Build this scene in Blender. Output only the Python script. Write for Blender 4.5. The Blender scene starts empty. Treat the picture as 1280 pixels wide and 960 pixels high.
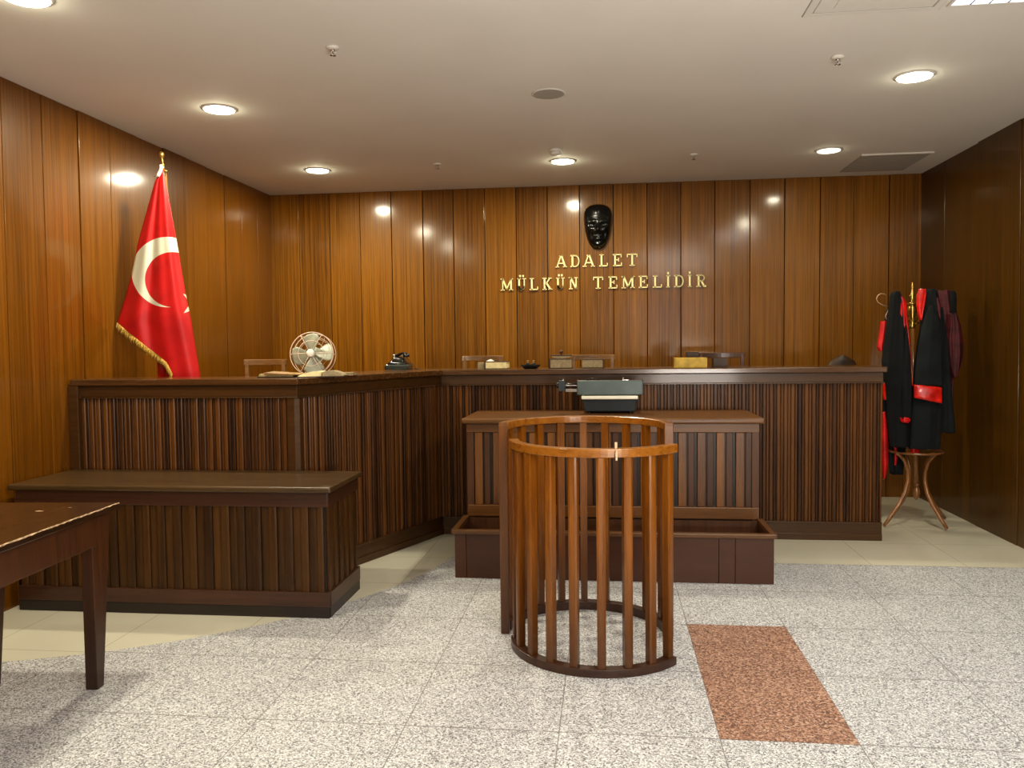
import bpy, bmesh, math, random
from mathutils import Vector, Matrix
random.seed(7)
PI = math.pi
sc = bpy.context.scene
col = sc.collection
sc.view_settings.view_transform = 'Standard'
try:
    sc.view_settings.look = 'Medium High Contrast'
except Exception as ex:
    print('LOOK', ex)
sc.view_settings.exposure = 0.06
try:
    sc.cycles.use_denoising = True
    sc.cycles.max_bounces = 8
    sc.cycles.sample_clamp_indirect = 6.0
except Exception:
    pass

# ------------------------------------------------------------------ camera
F = 1021.345
EYE = Vector((0, 0, 1.5))
CR = Vector((0.99336535, 0.11445821, -0.01116262))
CU = Vector((0.00565052, 0.04837007, 0.9988135))
CF = Vector((-0.11486234, 0.99224979, -0.0474024))
cd = bpy.data.cameras.new('camera')
cam = bpy.data.objects.new('camera', cd)
col.objects.link(cam)
cd.sensor_width = 36.0
cd.lens = F * 36 / 1280
cd.clip_start = 0.05
cam.matrix_world = Matrix(((CR.x, CU.x, -CF.x, EYE.x), (CR.y, CU.y, -CF.y, EYE.y), (CR.z, CU.z, -CF.z, EYE.z), (0, 0, 0, 1)))
sc.camera = cam


def W(px, py, Y):
    """world point at depth Y that stands at a pixel of the photograph (measuring aid)"""
    d = CF + CR * (px - 640) / F - CU * (py - 480) / F
    return EYE + d * (Y / d.y)


XL, XR, YB, H = -3.45, 2.966, 8.174, 3.069

# ------------------------------------------------------------------ materials
def nn(nt, typ, **kw):
    n = nt.nodes.new(typ)
    for k, v in kw.items():
        if k.startswith('i_'):
            key = k[2:]
            key = int(key) if key.isdigit() else key.replace('_', ' ')
            n.inputs[key].default_value = v
        else:
            setattr(n, k, v)
    return n


def mat(name):
    m = bpy.data.materials.new(name)
    m.use_nodes = True
    nt = m.node_tree
    b = nt.nodes['Principled BSDF']
    return m, nt, b


def c4(c):
    return (c[0], c[1], c[2], 1)


def ramp(nt, stops, interp='LINEAR'):
    r = nt.nodes.new('ShaderNodeValToRGB')
    r.color_ramp.interpolation = interp
    els = r.color_ramp.elements
    while len(els) < len(stops):
        els.new(0.5)
    for e, (p, c) in zip(els, stops):
        e.position = p
        e.color = c4(c)
    return r


def plain(name, c, rough=0.5, metal=0.0, coat=0.0, var=0.06, scale=12.0, bump=0.0):
    m, nt, b = mat(name)
    tc = nn(nt, 'ShaderNodeTexCoord')
    no = nn(nt, 'ShaderNodeTexNoise', i_Scale=scale, i_Detail=4.0)
    nt.links.new(tc.outputs['Object'], no.inputs['Vector'])
    r = ramp(nt, [(0.3, [max(0, x * (1 - var * 2)) for x in c]), (0.7, [min(1, x * (1 + var * 2)) for x in c])])
    nt.links.new(no.outputs['Fac'], r.inputs['Fac'])
    nt.links.new(r.outputs['Color'], b.inputs['Base Color'])
    b.inputs['Roughness'].default_value = rough
    b.inputs['Metallic'].default_value = metal
    b.inputs['Coat Weight'].default_value = coat
    b.inputs['Coat Roughness'].default_value = 0.1
    if bump:
        bp = nn(nt, 'ShaderNodeBump', i_Strength=bump, i_Distance=0.01)
        nt.links.new(no.outputs['Fac'], bp.inputs['Height'])
        nt.links.new(bp.outputs['Normal'], b.inputs['Normal'])
    return m


def wood(name, dark, light, axis='z', scale=26.0, stretch=18.0, rough=0.35, coat=0.3, coat_rough=0.12,
         island=0.35, ribbon=0.0, spec=0.5, wear=None, foot=None, lo=.30, hi=.72):
    m, nt, b = mat(name)
    L = nt.links.new
    tc = nn(nt, 'ShaderNodeTexCoord')
    geo = nn(nt, 'ShaderNodeNewGeometry')
    mp = nn(nt, 'ShaderNodeMapping')
    s = [scale, scale, scale]
    s['xyz'.index(axis)] = scale / stretch
    mp.inputs['Scale'].default_value = s
    off = nn(nt, 'ShaderNodeVectorMath', operation='MULTIPLY_ADD')
    cmb = nn(nt, 'ShaderNodeCombineXYZ')
    for i in range(3):
        L(geo.outputs['Random Per Island'], cmb.inputs[i])
    off.inputs[1].default_value = (7.3, 11.1, 5.7)
    L(cmb.outputs[0], off.inputs[0])
    L(tc.outputs['Object'], off.inputs[2])
    L(off.outputs[0], mp.inputs['Vector'])
    n1 = nn(nt, 'ShaderNodeTexNoise', i_Scale=1.0, i_Detail=6.0, i_Roughness=0.62, i_Distortion=0.25)
    L(mp.outputs[0], n1.inputs['Vector'])
    n2 = nn(nt, 'ShaderNodeTexNoise', i_Scale=5.5, i_Detail=3.0, i_Roughness=0.6)
    L(mp.outputs[0], n2.inputs['Vector'])
    mx = nn(nt, 'ShaderNodeMath', operation='MULTIPLY_ADD', i_1=0.35)
    L(n2.outputs['Fac'], mx.inputs[0])
    sc_ = nn(nt, 'ShaderNodeMath', operation='MULTIPLY', i_1=0.65)
    L(n1.outputs['Fac'], sc_.inputs[0])
    L(sc_.outputs[0], mx.inputs[2])
    # island value shift
    ish = nn(nt, 'ShaderNodeMath', operation='MULTIPLY_ADD', i_1=island * 0.5, i_2=-island * 0.25)
    L(geo.outputs['Random Per Island'], ish.inputs[0])
    ad = nn(nt, 'ShaderNodeMath', operation='ADD')
    L(mx.outputs[0], ad.inputs[0])
    L(ish.outputs[0], ad.inputs[1])
    mid = [(a + c) / 2 for a, c in zip(dark, light)]
    r = ramp(nt, [(lo, dark), (0.5, mid), (hi, light)])
    L(ad.outputs[0], r.inputs['Fac'])
    colr = r.outputs['Color']
    if foot:   # darkens towards the foot of a piece: (height, colour)
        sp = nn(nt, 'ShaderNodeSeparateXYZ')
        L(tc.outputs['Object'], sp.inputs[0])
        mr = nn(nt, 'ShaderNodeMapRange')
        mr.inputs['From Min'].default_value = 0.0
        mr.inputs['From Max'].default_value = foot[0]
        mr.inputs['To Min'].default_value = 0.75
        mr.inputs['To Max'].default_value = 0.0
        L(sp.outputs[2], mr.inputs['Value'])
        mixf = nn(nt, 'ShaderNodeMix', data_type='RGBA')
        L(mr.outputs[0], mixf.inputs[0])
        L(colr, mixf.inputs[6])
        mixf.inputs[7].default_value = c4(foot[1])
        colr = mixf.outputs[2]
    if wear:   # worn pale edges
        bv = nn(nt, 'ShaderNodeTexNoise', i_Scale=30.0, i_Detail=5.0)
        L(tc.outputs['Object'], bv.inputs['Vector'])
        pt = nn(nt, 'ShaderNodeMath', operation='MULTIPLY_ADD', i_1=1.6, i_2=-0.3)
        L(geo.outputs['Pointiness'], pt.inputs[0])
        mm = nn(nt, 'ShaderNodeMath', operation='MULTIPLY')
        L(pt.outputs[0], mm.inputs[0])
        L(bv.outputs['Fac'], mm.inputs[1])
        wr = ramp(nt, [(0.30, (0, 0, 0)), (0.36, (1, 1, 1))])
        L(mm.outputs[0], wr.inputs['Fac'])
        mw = nn(nt, 'ShaderNodeMix', data_type='RGBA')
        L(wr.outputs['Color'], mw.inputs[0])
        L(colr, mw.inputs[6])
        mw.inputs[7].default_value = c4(wear)
        colr = mw.outputs[2]
    L(colr, b.inputs['Base Color'])
    rr = nn(nt, 'ShaderNodeMapRange')
    rr.inputs['To Min'].default_value = rough * 0.75
    rr.inputs['To Max'].default_value = rough * 1.3
    L(n1.outputs['Fac'], rr.inputs['Value'])
    L(rr.outputs[0], b.inputs['Roughness'])
    b.inputs['Coat Weight'].default_value = coat
    b.inputs['Coat Roughness'].default_value = coat_rough
    b.inputs['Specular IOR Level'].default_value = spec
    bp = nn(nt, 'ShaderNodeBump', i_Strength=0.12, i_Distance=0.004)
    L(mx.outputs[0], bp.inputs['Height'])
    L(bp.outputs['Normal'], b.inputs['Normal'])
    if ribbon:
        # slow undulation of the veneer so lamp reflections smear
        n3 = nn(nt, 'ShaderNodeTexNoise', i_Scale=2.2, i_Detail=1.0)
        L(tc.outputs['Object'], n3.inputs['Vector'])
        bp2 = nn(nt, 'ShaderNodeBump', i_Strength=ribbon, i_Distance=0.02)
        L(n3.outputs['Fac'], bp2.inputs['Height'])
        L(bp2.outputs['Normal'], bp.inputs['Normal'])
        L(bp2.outputs['Normal'], b.inputs['Coat Normal'])
    return m


def emis(name, c, s):
    m, nt, b = mat(name)
    b.inputs['Base Color'].default_value = c4(c)
    b.inputs['Emission Color'].default_value = c4(c)
    b.inputs['Emission Strength'].default_value = s
    return m


M = {}
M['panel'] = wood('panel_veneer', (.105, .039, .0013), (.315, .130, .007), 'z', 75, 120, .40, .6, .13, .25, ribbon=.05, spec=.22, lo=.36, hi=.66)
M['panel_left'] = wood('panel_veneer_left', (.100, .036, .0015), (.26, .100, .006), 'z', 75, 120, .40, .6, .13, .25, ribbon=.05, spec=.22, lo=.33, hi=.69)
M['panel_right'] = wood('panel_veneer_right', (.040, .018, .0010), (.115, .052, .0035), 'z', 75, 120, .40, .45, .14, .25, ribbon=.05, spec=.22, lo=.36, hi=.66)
M['desk'] = wood('desk_mahogany', (.030, .0095, .0016), (.160, .060, .009), 'z', 40, 25, .42, .08, .2, .7, spec=.4)
M['desk_h'] = wood('desk_mahogany_rail', (.036, .0140, .003), (.100, .043, .009), 'x', 40, 25, .36, .2, .12, .3)
M['desk_hd'] = wood('desk_mahogany_rail_diagonal', (.034, .0130, .003), (.090, .038, .008), 'y', 40, 25, .36, .2, .12, .3)
M['desk_top'] = wood('desk_top_wood', (.045, .018, .006), (.120, .053, .015), 'x', 40, 25, .26, .5, .12, .3)
M['counter'] = wood('counter_walnut', (.026, .0100, .0018), (.095, .040, .007), 'z', 40, 22, .45, .08, .2, .5, spec=.35)
M['counter_h'] = wood('counter_walnut_rail', (.032, .012, .006), (.085, .034, .016), 'x', 40, 25, .36, .3, .15, .3)
M['counter_top'] = wood('counter_top_wood', (.046, .025, .009), (.100, .058, .022), 'x', 22, 14, .34, .3, .2, .2)
M['plinth'] = wood('black_plinth_wood', (.012, .008, .006), (.035, .022, .016), 'x', 30, 20, .4, .2, .2, .3)
M['bench'] = wood('clerk_table_wood', (.090, .032, .005), (.26, .105, .018), 'z', 40, 18, .38, .3, .18, .7)
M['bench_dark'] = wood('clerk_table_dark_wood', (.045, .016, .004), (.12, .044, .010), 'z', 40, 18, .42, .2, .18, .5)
M['bench_h'] = wood('clerk_table_rail_wood', (.080, .030, .006), (.20, .083, .016), 'x', 40, 22, .38, .3, .18, .3)
M['box'] = wood('red_brown_box_wood', (.055, .0150, .0035), (.082, .025, .006), 'x', 14, 12, .34, .25, .2, .35)
M['box_rim'] = wood('box_rim_wood', (.080, .031, .008), (.17, .076, .020), 'x', 40, 22, .4, .2, .2, .3)
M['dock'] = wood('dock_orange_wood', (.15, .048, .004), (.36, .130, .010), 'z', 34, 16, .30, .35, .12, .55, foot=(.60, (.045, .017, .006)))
M['dock_rail'] = wood('dock_rail_wood', (.20, .068, .007), (.42, .165, .020), 'x', 30, 6, .28, .5, .12, .3)
M['dock_ring'] = wood('dock_ring_dark_wood', (.030, .012, .006), (.085, .036, .020), 'x', 30, 6, .42, .2, .2, .3)
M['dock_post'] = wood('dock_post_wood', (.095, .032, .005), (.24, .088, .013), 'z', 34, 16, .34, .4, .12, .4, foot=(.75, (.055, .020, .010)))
M['table'] = wood('table_dark_wood', (.018, .007, .002), (.050, .020, .005), 'y', 26, 16, .30, .5, .08, .3)
M['table_leg'] = wood('table_leg_wood', (.038, .012, .003), (.10, .033, .007), 'z', 30, 16, .40, .2, .12, .3, foot=(.6, (.022, .012, .008)))
M['chair'] = wood('light_chair_wood', (.15, .075, .028), (.33, .180, .075), 'x', 40, 16, .35, .4, .12, .3)
M['chair_dark'] = wood('dark_chair_wood', (.055, .022, .010), (.13, .058, .026), 'x', 40, 16, .35, .4, .12, .3)
M['stand'] = wood('bentwood', (.13, .052, .016), (.34, .150, .050), 'z', 40, 16, .28, .6, .1, .3)
M['dais'] = wood('dais_wood', (.05, .02, .01), (.10, .04, .02), 'x', 30, 16, .5, .1, .2, .3)
M['edge_wear'] = plain('worn_pale_edge', (.60, .44, .28), .35, var=.25, scale=40)
M['brass'] = plain('brass', (.62, .42, .13), .28, .9, var=.05)
M['gold_letter'] = plain('gilded_metal', (1.0, .86, .42), .40, .0, var=.04)
M['ceil'] = plain('ceiling_paint', (.77, .75, .70), .8, var=.01, scale=2)
M['white'] = plain('white_enamel', (.78, .75, .68), .4, var=.02)
M['ceil_fix'] = plain('ceiling_fixture_plastic', (.74, .72, .67), .6, var=.01)
M['vent_grey'] = plain('grey_vent_mesh', (.42, .40, .36), .7, var=.03, scale=60)
M['gap'] = plain('dark_gap', (.05, .045, .04), .8)
M['chrome'] = plain('chrome', (.6, .58, .55), .2, .9)
M['black_gloss'] = plain('black_gloss_cast', (.004, .005, .0045), .26, 0, .3, var=.2)
M['bakelite'] = plain('black_bakelite', (.012, .014, .014), .18, 0, .6, var=.2)
M['phone_base'] = plain('dark_green_grey_bakelite', (.040, .050, .045), .22, 0, .5)
M['black_metal'] = plain('black_metal', (.015, .015, .015), .35)
M['red_flag_fringe'] = plain('gold_fringe_thread', (.42, .27, .055), .5, .3, var=.25, scale=120)
M['red'] = plain('red_satin', (.58, .012, .012), .30, 0, .25, var=.18, scale=9)
M['red2'] = plain('bright_red_satin', (.70, .022, .014), .30, 0, .35, var=.22, scale=14)
M['cloth'] = plain('black_robe_cloth', (.0035, .0045, .005), .9, var=.3, scale=6)
M['cloth2'] = plain('dark_grey_robe_cloth', (.0065, .009, .010), .9, var=.3, scale=6)
M['maroon'] = plain('maroon_cloth', (.085, .010, .012), .65, var=.3, scale=12)
M['fan_blade'] = plain('pale_green_grey_enamel', (.40, .41, .32), .4, .1, var=.10, scale=14)
M['fan_wire'] = plain('cream_wire', (.70, .55, .45), .4, .1)
M['tw_body'] = plain('grey_green_enamel', (.105, .140, .135), .36, .1, var=.05)
M['tw_low'] = plain('dark_blue_grey_enamel', (.040, .052, .058), .38, .1, var=.05)
M['cream'] = plain('cream_plastic', (.92, .90, .74), .35, var=.02)
M['paper'] = plain('aged_paper', (.55, .42, .22), .8, var=.12, scale=90)
M['paper_grey'] = plain('grey_aged_paper', (.33, .26, .15), .8, var=.12, scale=90)
M['paper_bright'] = plain('bright_cream_paper', (.78, .66, .36), .75, var=.06, scale=30)
M['yellow'] = plain('yellow_cover', (.52, .34, .045), .5, var=.12, scale=20)
M['leather'] = plain('brown_book_leather', (.055, .030, .015), .5, var=.15)
M['board'] = plain('tan_cover_board', (.30, .17, .06), .6, var=.15)
M['wire'] = plain('hanger_wire', (.65, .45, .30), .3, .6)
M['lamp'] = emis('lamp_diffuser', (1.0, .98, .78), 10.0)
M['lamp_dim'] = emis('lamp_diffuser_dim', (1.0, .97, .88), 1.6)
M['fluo'] = emis('fluorescent_diffuser', (.72, .80, 1.0), 1.6)
M['glass_win'] = emis('window_glass_daylight', (.62, .72, 1.0), 1.3)
M['cream_wall'] = plain('cream_wall_paint', (.62, .57, .48), .8, var=.01, scale=2)


# flag: red with white crescent and star printed in the cloth's own coordinates
def flag_material(org, k):
    m, nt, b = mat('flag_satin')
    L = nt.links.new
    tc = nn(nt, 'ShaderNodeTexCoord')
    sp = nn(nt, 'ShaderNodeSeparateXYZ')
    L(tc.outputs['UV'], sp.inputs[0])

    def mth(op, a, bb=None, c=None):
        n = nn(nt, 'ShaderNodeMath', operation=op)
        for i, v in enumerate((a, bb, c)):
            if v is None:
                continue
            if isinstance(v, (int, float)):
                n.inputs[i].default_value = v
            else:
                L(v, n.inputs[i])
        return n.outputs[0]
    X, Z = sp.outputs[0], sp.outputs[1]

    def circ(cx, cz, r):
        dx = mth('DIVIDE', mth('SUBTRACT', X, cx), 1.073)
        dz = mth('SUBTRACT', Z, cz)
        d = mth('SQRT', mth('ADD', mth('MULTIPLY', dx, dx), mth('MULTIPLY', dz, dz)))
        return mth('LESS_THAN', d, r)
    k = 1.0
    fx = lambda x: x
    fz = lambda z: z
    o = circ(fx(-2.946), fz(2.019), .2365)
    i = circ(fx(-2.908), fz(1.968), .1850)
    cres = mth('MULTIPLY', o, mth('SUBTRACT', 1.0, i))
    scx, scz, R = fx(-2.748), fz(1.806), .111 * k
    tot = None
    for q in range(5):
        a = PI + q * 2 * PI / 5 + PI
        dx = mth('SUBTRACT', X, scx)
        dz = mth('SUBTRACT', Z, scz)
        dt = mth('ADD', mth('MULTIPLY', dx, math.cos(a)), mth('MULTIPLY', dz, math.sin(a)))
        t = mth('LESS_THAN', dt, R * 0.309)
        tot = t if tot is None else mth('ADD', tot, t)
    star = mth('GREATER_THAN', tot, 3.5)
    far = circ(scx, scz, R * 1.02)
    star = mth('MULTIPLY', star, far)
    msk = mth('MAXIMUM', cres, star)
    no = nn(nt, 'ShaderNodeTexNoise', i_Scale=6.0)
    L(tc.outputs['Object'], no.inputs['Vector'])
    r = ramp(nt, [(.3, (.42, .007, .009)), (.7, (.60, .012, .012))])
    L(no.outputs['Fac'], r.inputs['Fac'])
    mx = nn(nt, 'ShaderNodeMix', data_type='RGBA')
    L(msk, mx.inputs[0])
    L(r.outputs['Color'], mx.inputs[6])
    mx.inputs[7].default_value = (.66, .66, .52, 1)
    L(mx.outputs[2], b.inputs['Base Color'])
    b.inputs['Roughness'].default_value = .42
    b.inputs['Sheen Weight'].default_value = .0
    b.inputs['Anisotropic'].default_value = .4
    return m


def floor_material():
    m, nt, b = mat('floor_stone_tiles')
    L = nt.links.new
    tc = nn(nt, 'ShaderNodeTexCoord')
    sp = nn(nt, 'ShaderNodeSeparateXYZ')
    L(tc.outputs['Object'], sp.inputs[0])

    def mth(op, a, bb=None, c=None):
        n = nn(nt, 'ShaderNodeMath', operation=op)
        for i, v in enumerate((a, bb, c)):
            if v is None:
                continue
            if isinstance(v, (int, float)):
                n.inputs[i].default_value = v
            else:
                L(v, n.inputs[i])
        return n.outputs[0]
    X, Y = sp.outputs[0], sp.outputs[1]

    def joint(v, o, p, w):   # 1 on a joint line
        t = mth('DIVIDE', mth('SUBTRACT', v, o), p)
        d = mth('ABSOLUTE', mth('SUBTRACT', t, mth('ROUND', t)))
        return mth('LESS_THAN', d, w / p)
    right = mth('GREATER_THAN', X, 0.7)
    jl = mth('MULTIPLY', joint(X, .42, .61, .0022), mth('SUBTRACT', 1.0, right))
    jr = mth('MULTIPLY', joint(X, .93, .61, .0022), right)
    jy = joint(Y, 3.10, .637, .003)
    jg = mth('MAXIMUM', mth('MAXIMUM', jl, jr), jy)
    jc = mth('MAXIMUM', joint(X, 1.76, .612, .0018), joint(Y, 3.725, .637, .0018))
    # cream zone
    dx = mth('SUBTRACT', X, -3.689)
    dy = mth('SUBTRACT', Y, 6.071)
    d = mth('SQRT', mth('ADD', mth('MULTIPLY', dx, dx), mth('MULTIPLY', dy, dy)))
    cz = mth('MAXIMUM', mth('LESS_THAN', d, 2.621), mth('GREATER_THAN', Y, 5.655))
    # granite speckle
    v1 = nn(nt, 'ShaderNodeTexVoronoi', i_Scale=190.0)
    L(tc.outputs['Object'], v1.inputs['Vector'])
    sx = nn(nt, 'ShaderNodeSeparateXYZ')
    L(v1.outputs['Color'], sx.inputs[0])
    g = ramp(nt, [(0, (.09, .09, .095)), (.16, (.24, .24, .245)), (.42, (.45, .45, .455)), (.72, (.64, .64, .64)), (1, (.82, .81, .81))])
    L(sx.outputs[0], g.inputs['Fac'])
    n3 = nn(nt, 'ShaderNodeTexNoise', i_Scale=1.2, i_Detail=2.0)
    L(tc.outputs['Object'], n3.inputs['Vector'])
    cr = ramp(nt, [(.3, (.66, .63, .50)), (.7, (.72, .69, .56))])
    L(n3.outputs['Fac'], cr.inputs['Fac'])

    def mix(fac, a, bb):
        mx = nn(nt, 'ShaderNodeMix', data_type='RGBA')
        L(fac, mx.inputs[0])
        for i, v in ((6, a), (7, bb)):
            if isinstance(v, tuple):
                mx.inputs[i].default_value = v
            else:
                L(v, mx.inputs[i])
        return mx.outputs[2]
    gj = mix(mth('MULTIPLY', jg, .8), g.outputs['Color'], (.16, .15, .14, 1))
    cj = mix(mth('MULTIPLY', jc, .7), cr.outputs['Color'], (.25, .22, .15, 1))
    L(mix(cz, gj, cj), b.inputs['Base Color'])
    rg = mth('SUBTRACT', .48, mth('MULTIPLY', cz, .26))
    L(rg, b.inputs['Roughness'])
    return m


def red_granite():
    m, nt, b = mat('reddish_granite')
    L = nt.links.new
    tc = nn(nt, 'ShaderNodeTexCoord')
    v1 = nn(nt, 'ShaderNodeTexVoronoi', i_Scale=150.0)
    L(tc.outputs['Object'], v1.inputs['Vector'])
    sx = nn(nt, 'ShaderNodeSeparateXYZ')
    L(v1.outputs['Color'], sx.inputs[0])
    g = ramp(nt, [(0, (.10, .060, .045)), (.3, (.24, .125, .085)), (.65, (.40, .225, .155)), (1, (.58, .40, .30))])
    L(sx.outputs[0], g.inputs['Fac'])
    L(g.outputs['Color'], b.inputs['Base Color'])
    b.inputs['Roughness'].default_value = .45
    return m


M['floor'] = floor_material()
M['red_granite'] = red_granite()

# ------------------------------------------------------------------ mesh builder
class MB:
    def __init__(s):
        s.bm = bmesh.new()

    def poly(s, pts, faces, smooth=False):
        vs = [s.bm.verts.new(p) for p in pts]
        for f in faces:
            try:
                fc = s.bm.faces.new([vs[i] for i in f])
                fc.smooth = smooth
            except ValueError:
                pass
        return s

    def box(s, a, b):
        x0, y0, z0 = a
        x1, y1, z1 = b
        x0, x1 = min(x0, x1), max(x0, x1)
        y0, y1 = min(y0, y1), max(y0, y1)
        z0, z1 = min(z0, z1), max(z0, z1)
        return s.poly([(x0, y0, z0), (x1, y0, z0), (x1, y1, z0), (x0, y1, z0), (x0, y0, z1), (x1, y0, z1), (x1, y1, z1), (x0, y1, z1)],
                      [(0, 3, 2, 1), (4, 5, 6, 7), (0, 1, 5, 4), (1, 2, 6, 5), (2, 3, 7, 6), (3, 0, 4, 7)])

    def hexa(s, bot, top):
        return s.poly(list(bot) + list(top), [(3, 2, 1, 0), (4, 5, 6, 7), (0, 1, 5, 4), (1, 2, 6, 5), (2, 3, 7, 6), (3, 0, 4, 7)])

    def prism(s, xy, z0, z1):
        n = len(xy)
        pts = [(x, y, z0) for x, y in xy] + [(x, y, z1) for x, y in xy]
        fs = [tuple(range(n - 1, -1, -1)), tuple(range(n, 2 * n))] + [(i, (i + 1) % n, n + (i + 1) % n, n + i) for i in range(n)]
        return s.poly(pts, fs)

    def rings(s, rings, closed=True, caps=True, smooth=True):
        n = len(rings[0])
        pts = [p for r in rings for p in r]
        fs = []
        for j in range(len(rings) - 1):
            for i in range(n if closed else n - 1):
                k = (i + 1) % n
                fs.append((j * n + i, j * n + k, (j + 1) * n + k, (j + 1) * n + i))
        s.poly(pts, fs, smooth)
        if caps and closed:
            s.bm.verts.ensure_lookup_table()
            base = len(s.bm.verts) - len(pts)
            for idx in (range(n - 1, -1, -1), range((len(rings) - 1) * n, len(rings) * n)):
                try:
                    s.bm.faces.new([s.bm.verts[base + i] for i in idx])
                except ValueError:
                    pass
        return s

    def tube(s, pts, r, seg=10, closed=False):
        pts = [Vector(p) for p in pts]
        n = len(pts)
        rs = r if isinstance(r, (list, tuple)) else [r] * n
        rings = []
        up = None
        for i, p in enumerate(pts):
            if closed:
                t = pts[(i + 1) % n] - pts[i - 1]
            else:
                t = pts[min(i + 1, n - 1)] - pts[max(i - 1, 0)]
            t.normalize()
            if up is None:
                up = Vector((0, 0, 1)) if abs(t.z) < .9 else Vector((1, 0, 0))
            a = t.cross(up)
            a.normalize()
            b_ = a.cross(t)
            up = b_
            rings.append([p + (a * math.cos(q * 2 * PI / seg) + b_ * math.sin(q * 2 * PI / seg)) * rs[i] for q in range(seg)])
        if closed:
            rings.append(rings[0])
        return s.rings(rings, caps=not closed)

    def lathe(s, prof, c=(0, 0, 0), seg=24, axis='z', smooth=True):
        rings = []
        for r, h in prof:
            ring = []
            for q in range(seg):
                a = q * 2 * PI / seg
                u, v = r * math.cos(a), r * math.sin(a)
                p = {'z': (u, v, h), 'y': (u, h, v), 'x': (h, u, v)}[axis]
                ring.append((c[0] + p[0], c[1] + p[1], c[2] + p[2]))
            rings.append(ring)
        return s.rings(rings, smooth=smooth)

    def arc(s, cx, cy, r0, r1, a0, a1, z0, z1, n=28):
        full = abs(a1 - a0) > 359.9
        rings = []
        for i in range(n + 1):
            a = math.radians(a0 + (a1 - a0) * i / n)
            c, si = math.cos(a), math.sin(a)
            rings.append([(cx + r0 * c, cy + r0 * si, z0), (cx + r1 * c, cy + r1 * si, z0), (cx + r1 * c, cy + r1 * si, z1), (cx + r0 * c, cy + r0 * si, z1)])
        return s.rings(rings, caps=not full, smooth=False)

    def xform(s, m):
        bmesh.ops.transform(s.bm, matrix=m, verts=s.bm.verts)
        return s

    def build(s, name, mt, parent=None, org=None, bevel=0, solid=0, **tags):
        bm = s.bm
        bmesh.ops.remove_doubles(bm, verts=bm.verts, dist=1e-6)
        bmesh.ops.recalc_face_normals(bm, faces=bm.faces)
        o_ = Vector((0, 0, 0))
        if parent is not None:
            o_ = Vector(parent['_org'])
        elif org is not None:
            o_ = Vector(org)
        bmesh.ops.translate(bm, vec=-o_, verts=bm.verts)
        me = bpy.data.meshes.new(name)
        bm.to_mesh(me)
        bm.free()
        me.materials.append(M[mt] if isinstance(mt, str) else mt)
        o = bpy.data.objects.new(name, me)
        col.objects.link(o)
        if parent is not None:
            o.parent = parent
            o['_org'] = list(parent['_org'])
        else:
            o.location = o_
            o['_org'] = list(o_)
        if bevel:
            bv = o.modifiers.new('bevel', 'BEVEL')
            bv.width = bevel
            bv.segments = 2
            bv.limit_method = 'ANGLE'
            bv.angle_limit = math.radians(40)
        if solid:
            sm = o.modifiers.new('solid', 'SOLIDIFY')
            sm.thickness = solid
        for k, v in tags.items():
            o[k] = v
        return o


def thing(name, label, cat, loc=(0, 0, 0), group=None):
    o = bpy.data.objects.new(name, None)
    col.objects.link(o)
    o.location = loc
    o.empty_display_size = .1
    o['_org'] = list(loc)
    o['label'] = label
    o['category'] = cat
    if group:
        o['group'] = group
    return o


def tag(o, label, cat, group=None):
    o['label'] = label
    o['category'] = cat
    if group:
        o['group'] = group
    return o


def B(a, b):
    return MB().box(a, b)


# ------------------------------------------------------------------ room shell
YR = -5.0
MB().poly([(XL - .3, YR, 0), (XR + .3, YR, 0), (XR + .3, YB + .3, 0), (XL - .3, YB + .3, 0)], [(0, 1, 2, 3)]).build('floor', 'floor', kind='structure')
B((.42, 3.098, .0004), (.93, 4.378, .0016)).build('floor_tile', 'red_granite', org=(.42, 3.098, 0), kind='structure')
B((XL - .3, YR, H), (XR + .3, YB + .3, H + .1)).build('ceiling', 'ceil', kind='structure')
B((XL - .3, YR - .1, 0), (XR + .3, YR, H)).build('wall_rear', 'cream_wall', kind='structure')
B((.2, YR, 1.75), (2.7, YR + .02, 2.55)).build('window_1', 'glass_win', kind='structure')


def panel_wall(name, edges, mk, mt, seed):
    """veneer sheets side by side, each set at its own slight depth and lean, dark grooves between"""
    rnd = random.Random(seed)
    mb = MB()
    e = .003
    for a, b in zip(edges[:-1], edges[1:]):
        dz = rnd.uniform(0, .006)
        lean = .016 + rnd.uniform(-.006, .006)
        tw = rnd.uniform(-.0015, .0015)
        mk(mb, a + e, b - e, dz, lean, tw)
    return mb.build(name, mt, bevel=.003, kind='structure')


def back_sheet(mb, a, b, dz, lean, tw):
    y0 = YB - dz
    mb.hexa([(a, y0 + tw, 0), (b, y0 - tw, 0), (b, YB + .05, 0), (a, YB + .05, 0)],
            [(a, y0 + tw - lean, H), (b, y0 - tw - lean, H), (b, YB + .05, H), (a, YB + .05, H)])


seams = [XL, -3.13, -2.805, -2.484, -2.157, -1.833, -1.52, -1.202, -.886, -.573, -.255, .076, .404, .728, 1.05, 1.384, 1.708, 2.036, 2.346, 2.667, XR]
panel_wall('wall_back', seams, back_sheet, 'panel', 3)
ys = [8.174 - .345 * i for i in range(0, 39)]


def left_sheet(mb, a, b, dz, lean, tw):
    x0 = XL + dz
    mb.hexa([(XL - .05, a, 0), (x0 + tw, a, 0), (x0 - tw, b, 0), (XL - .05, b, 0)],
            [(XL - .05, a, H), (x0 + tw + lean, a, H), (x0 - tw + lean, b, H), (XL - .05, b, H)])


def right_sheet(mb, a, b, dz, lean, tw):
    x0 = XR - dz
    mb.hexa([(x0 + tw, a, 0), (XR + .05, a, 0), (XR + .05, b, 0), (x0 - tw, b, 0)],
            [(x0 + tw - lean, a, H), (XR + .05, a, H), (XR + .05, b, H), (x0 - tw - lean, b, H)])


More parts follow.
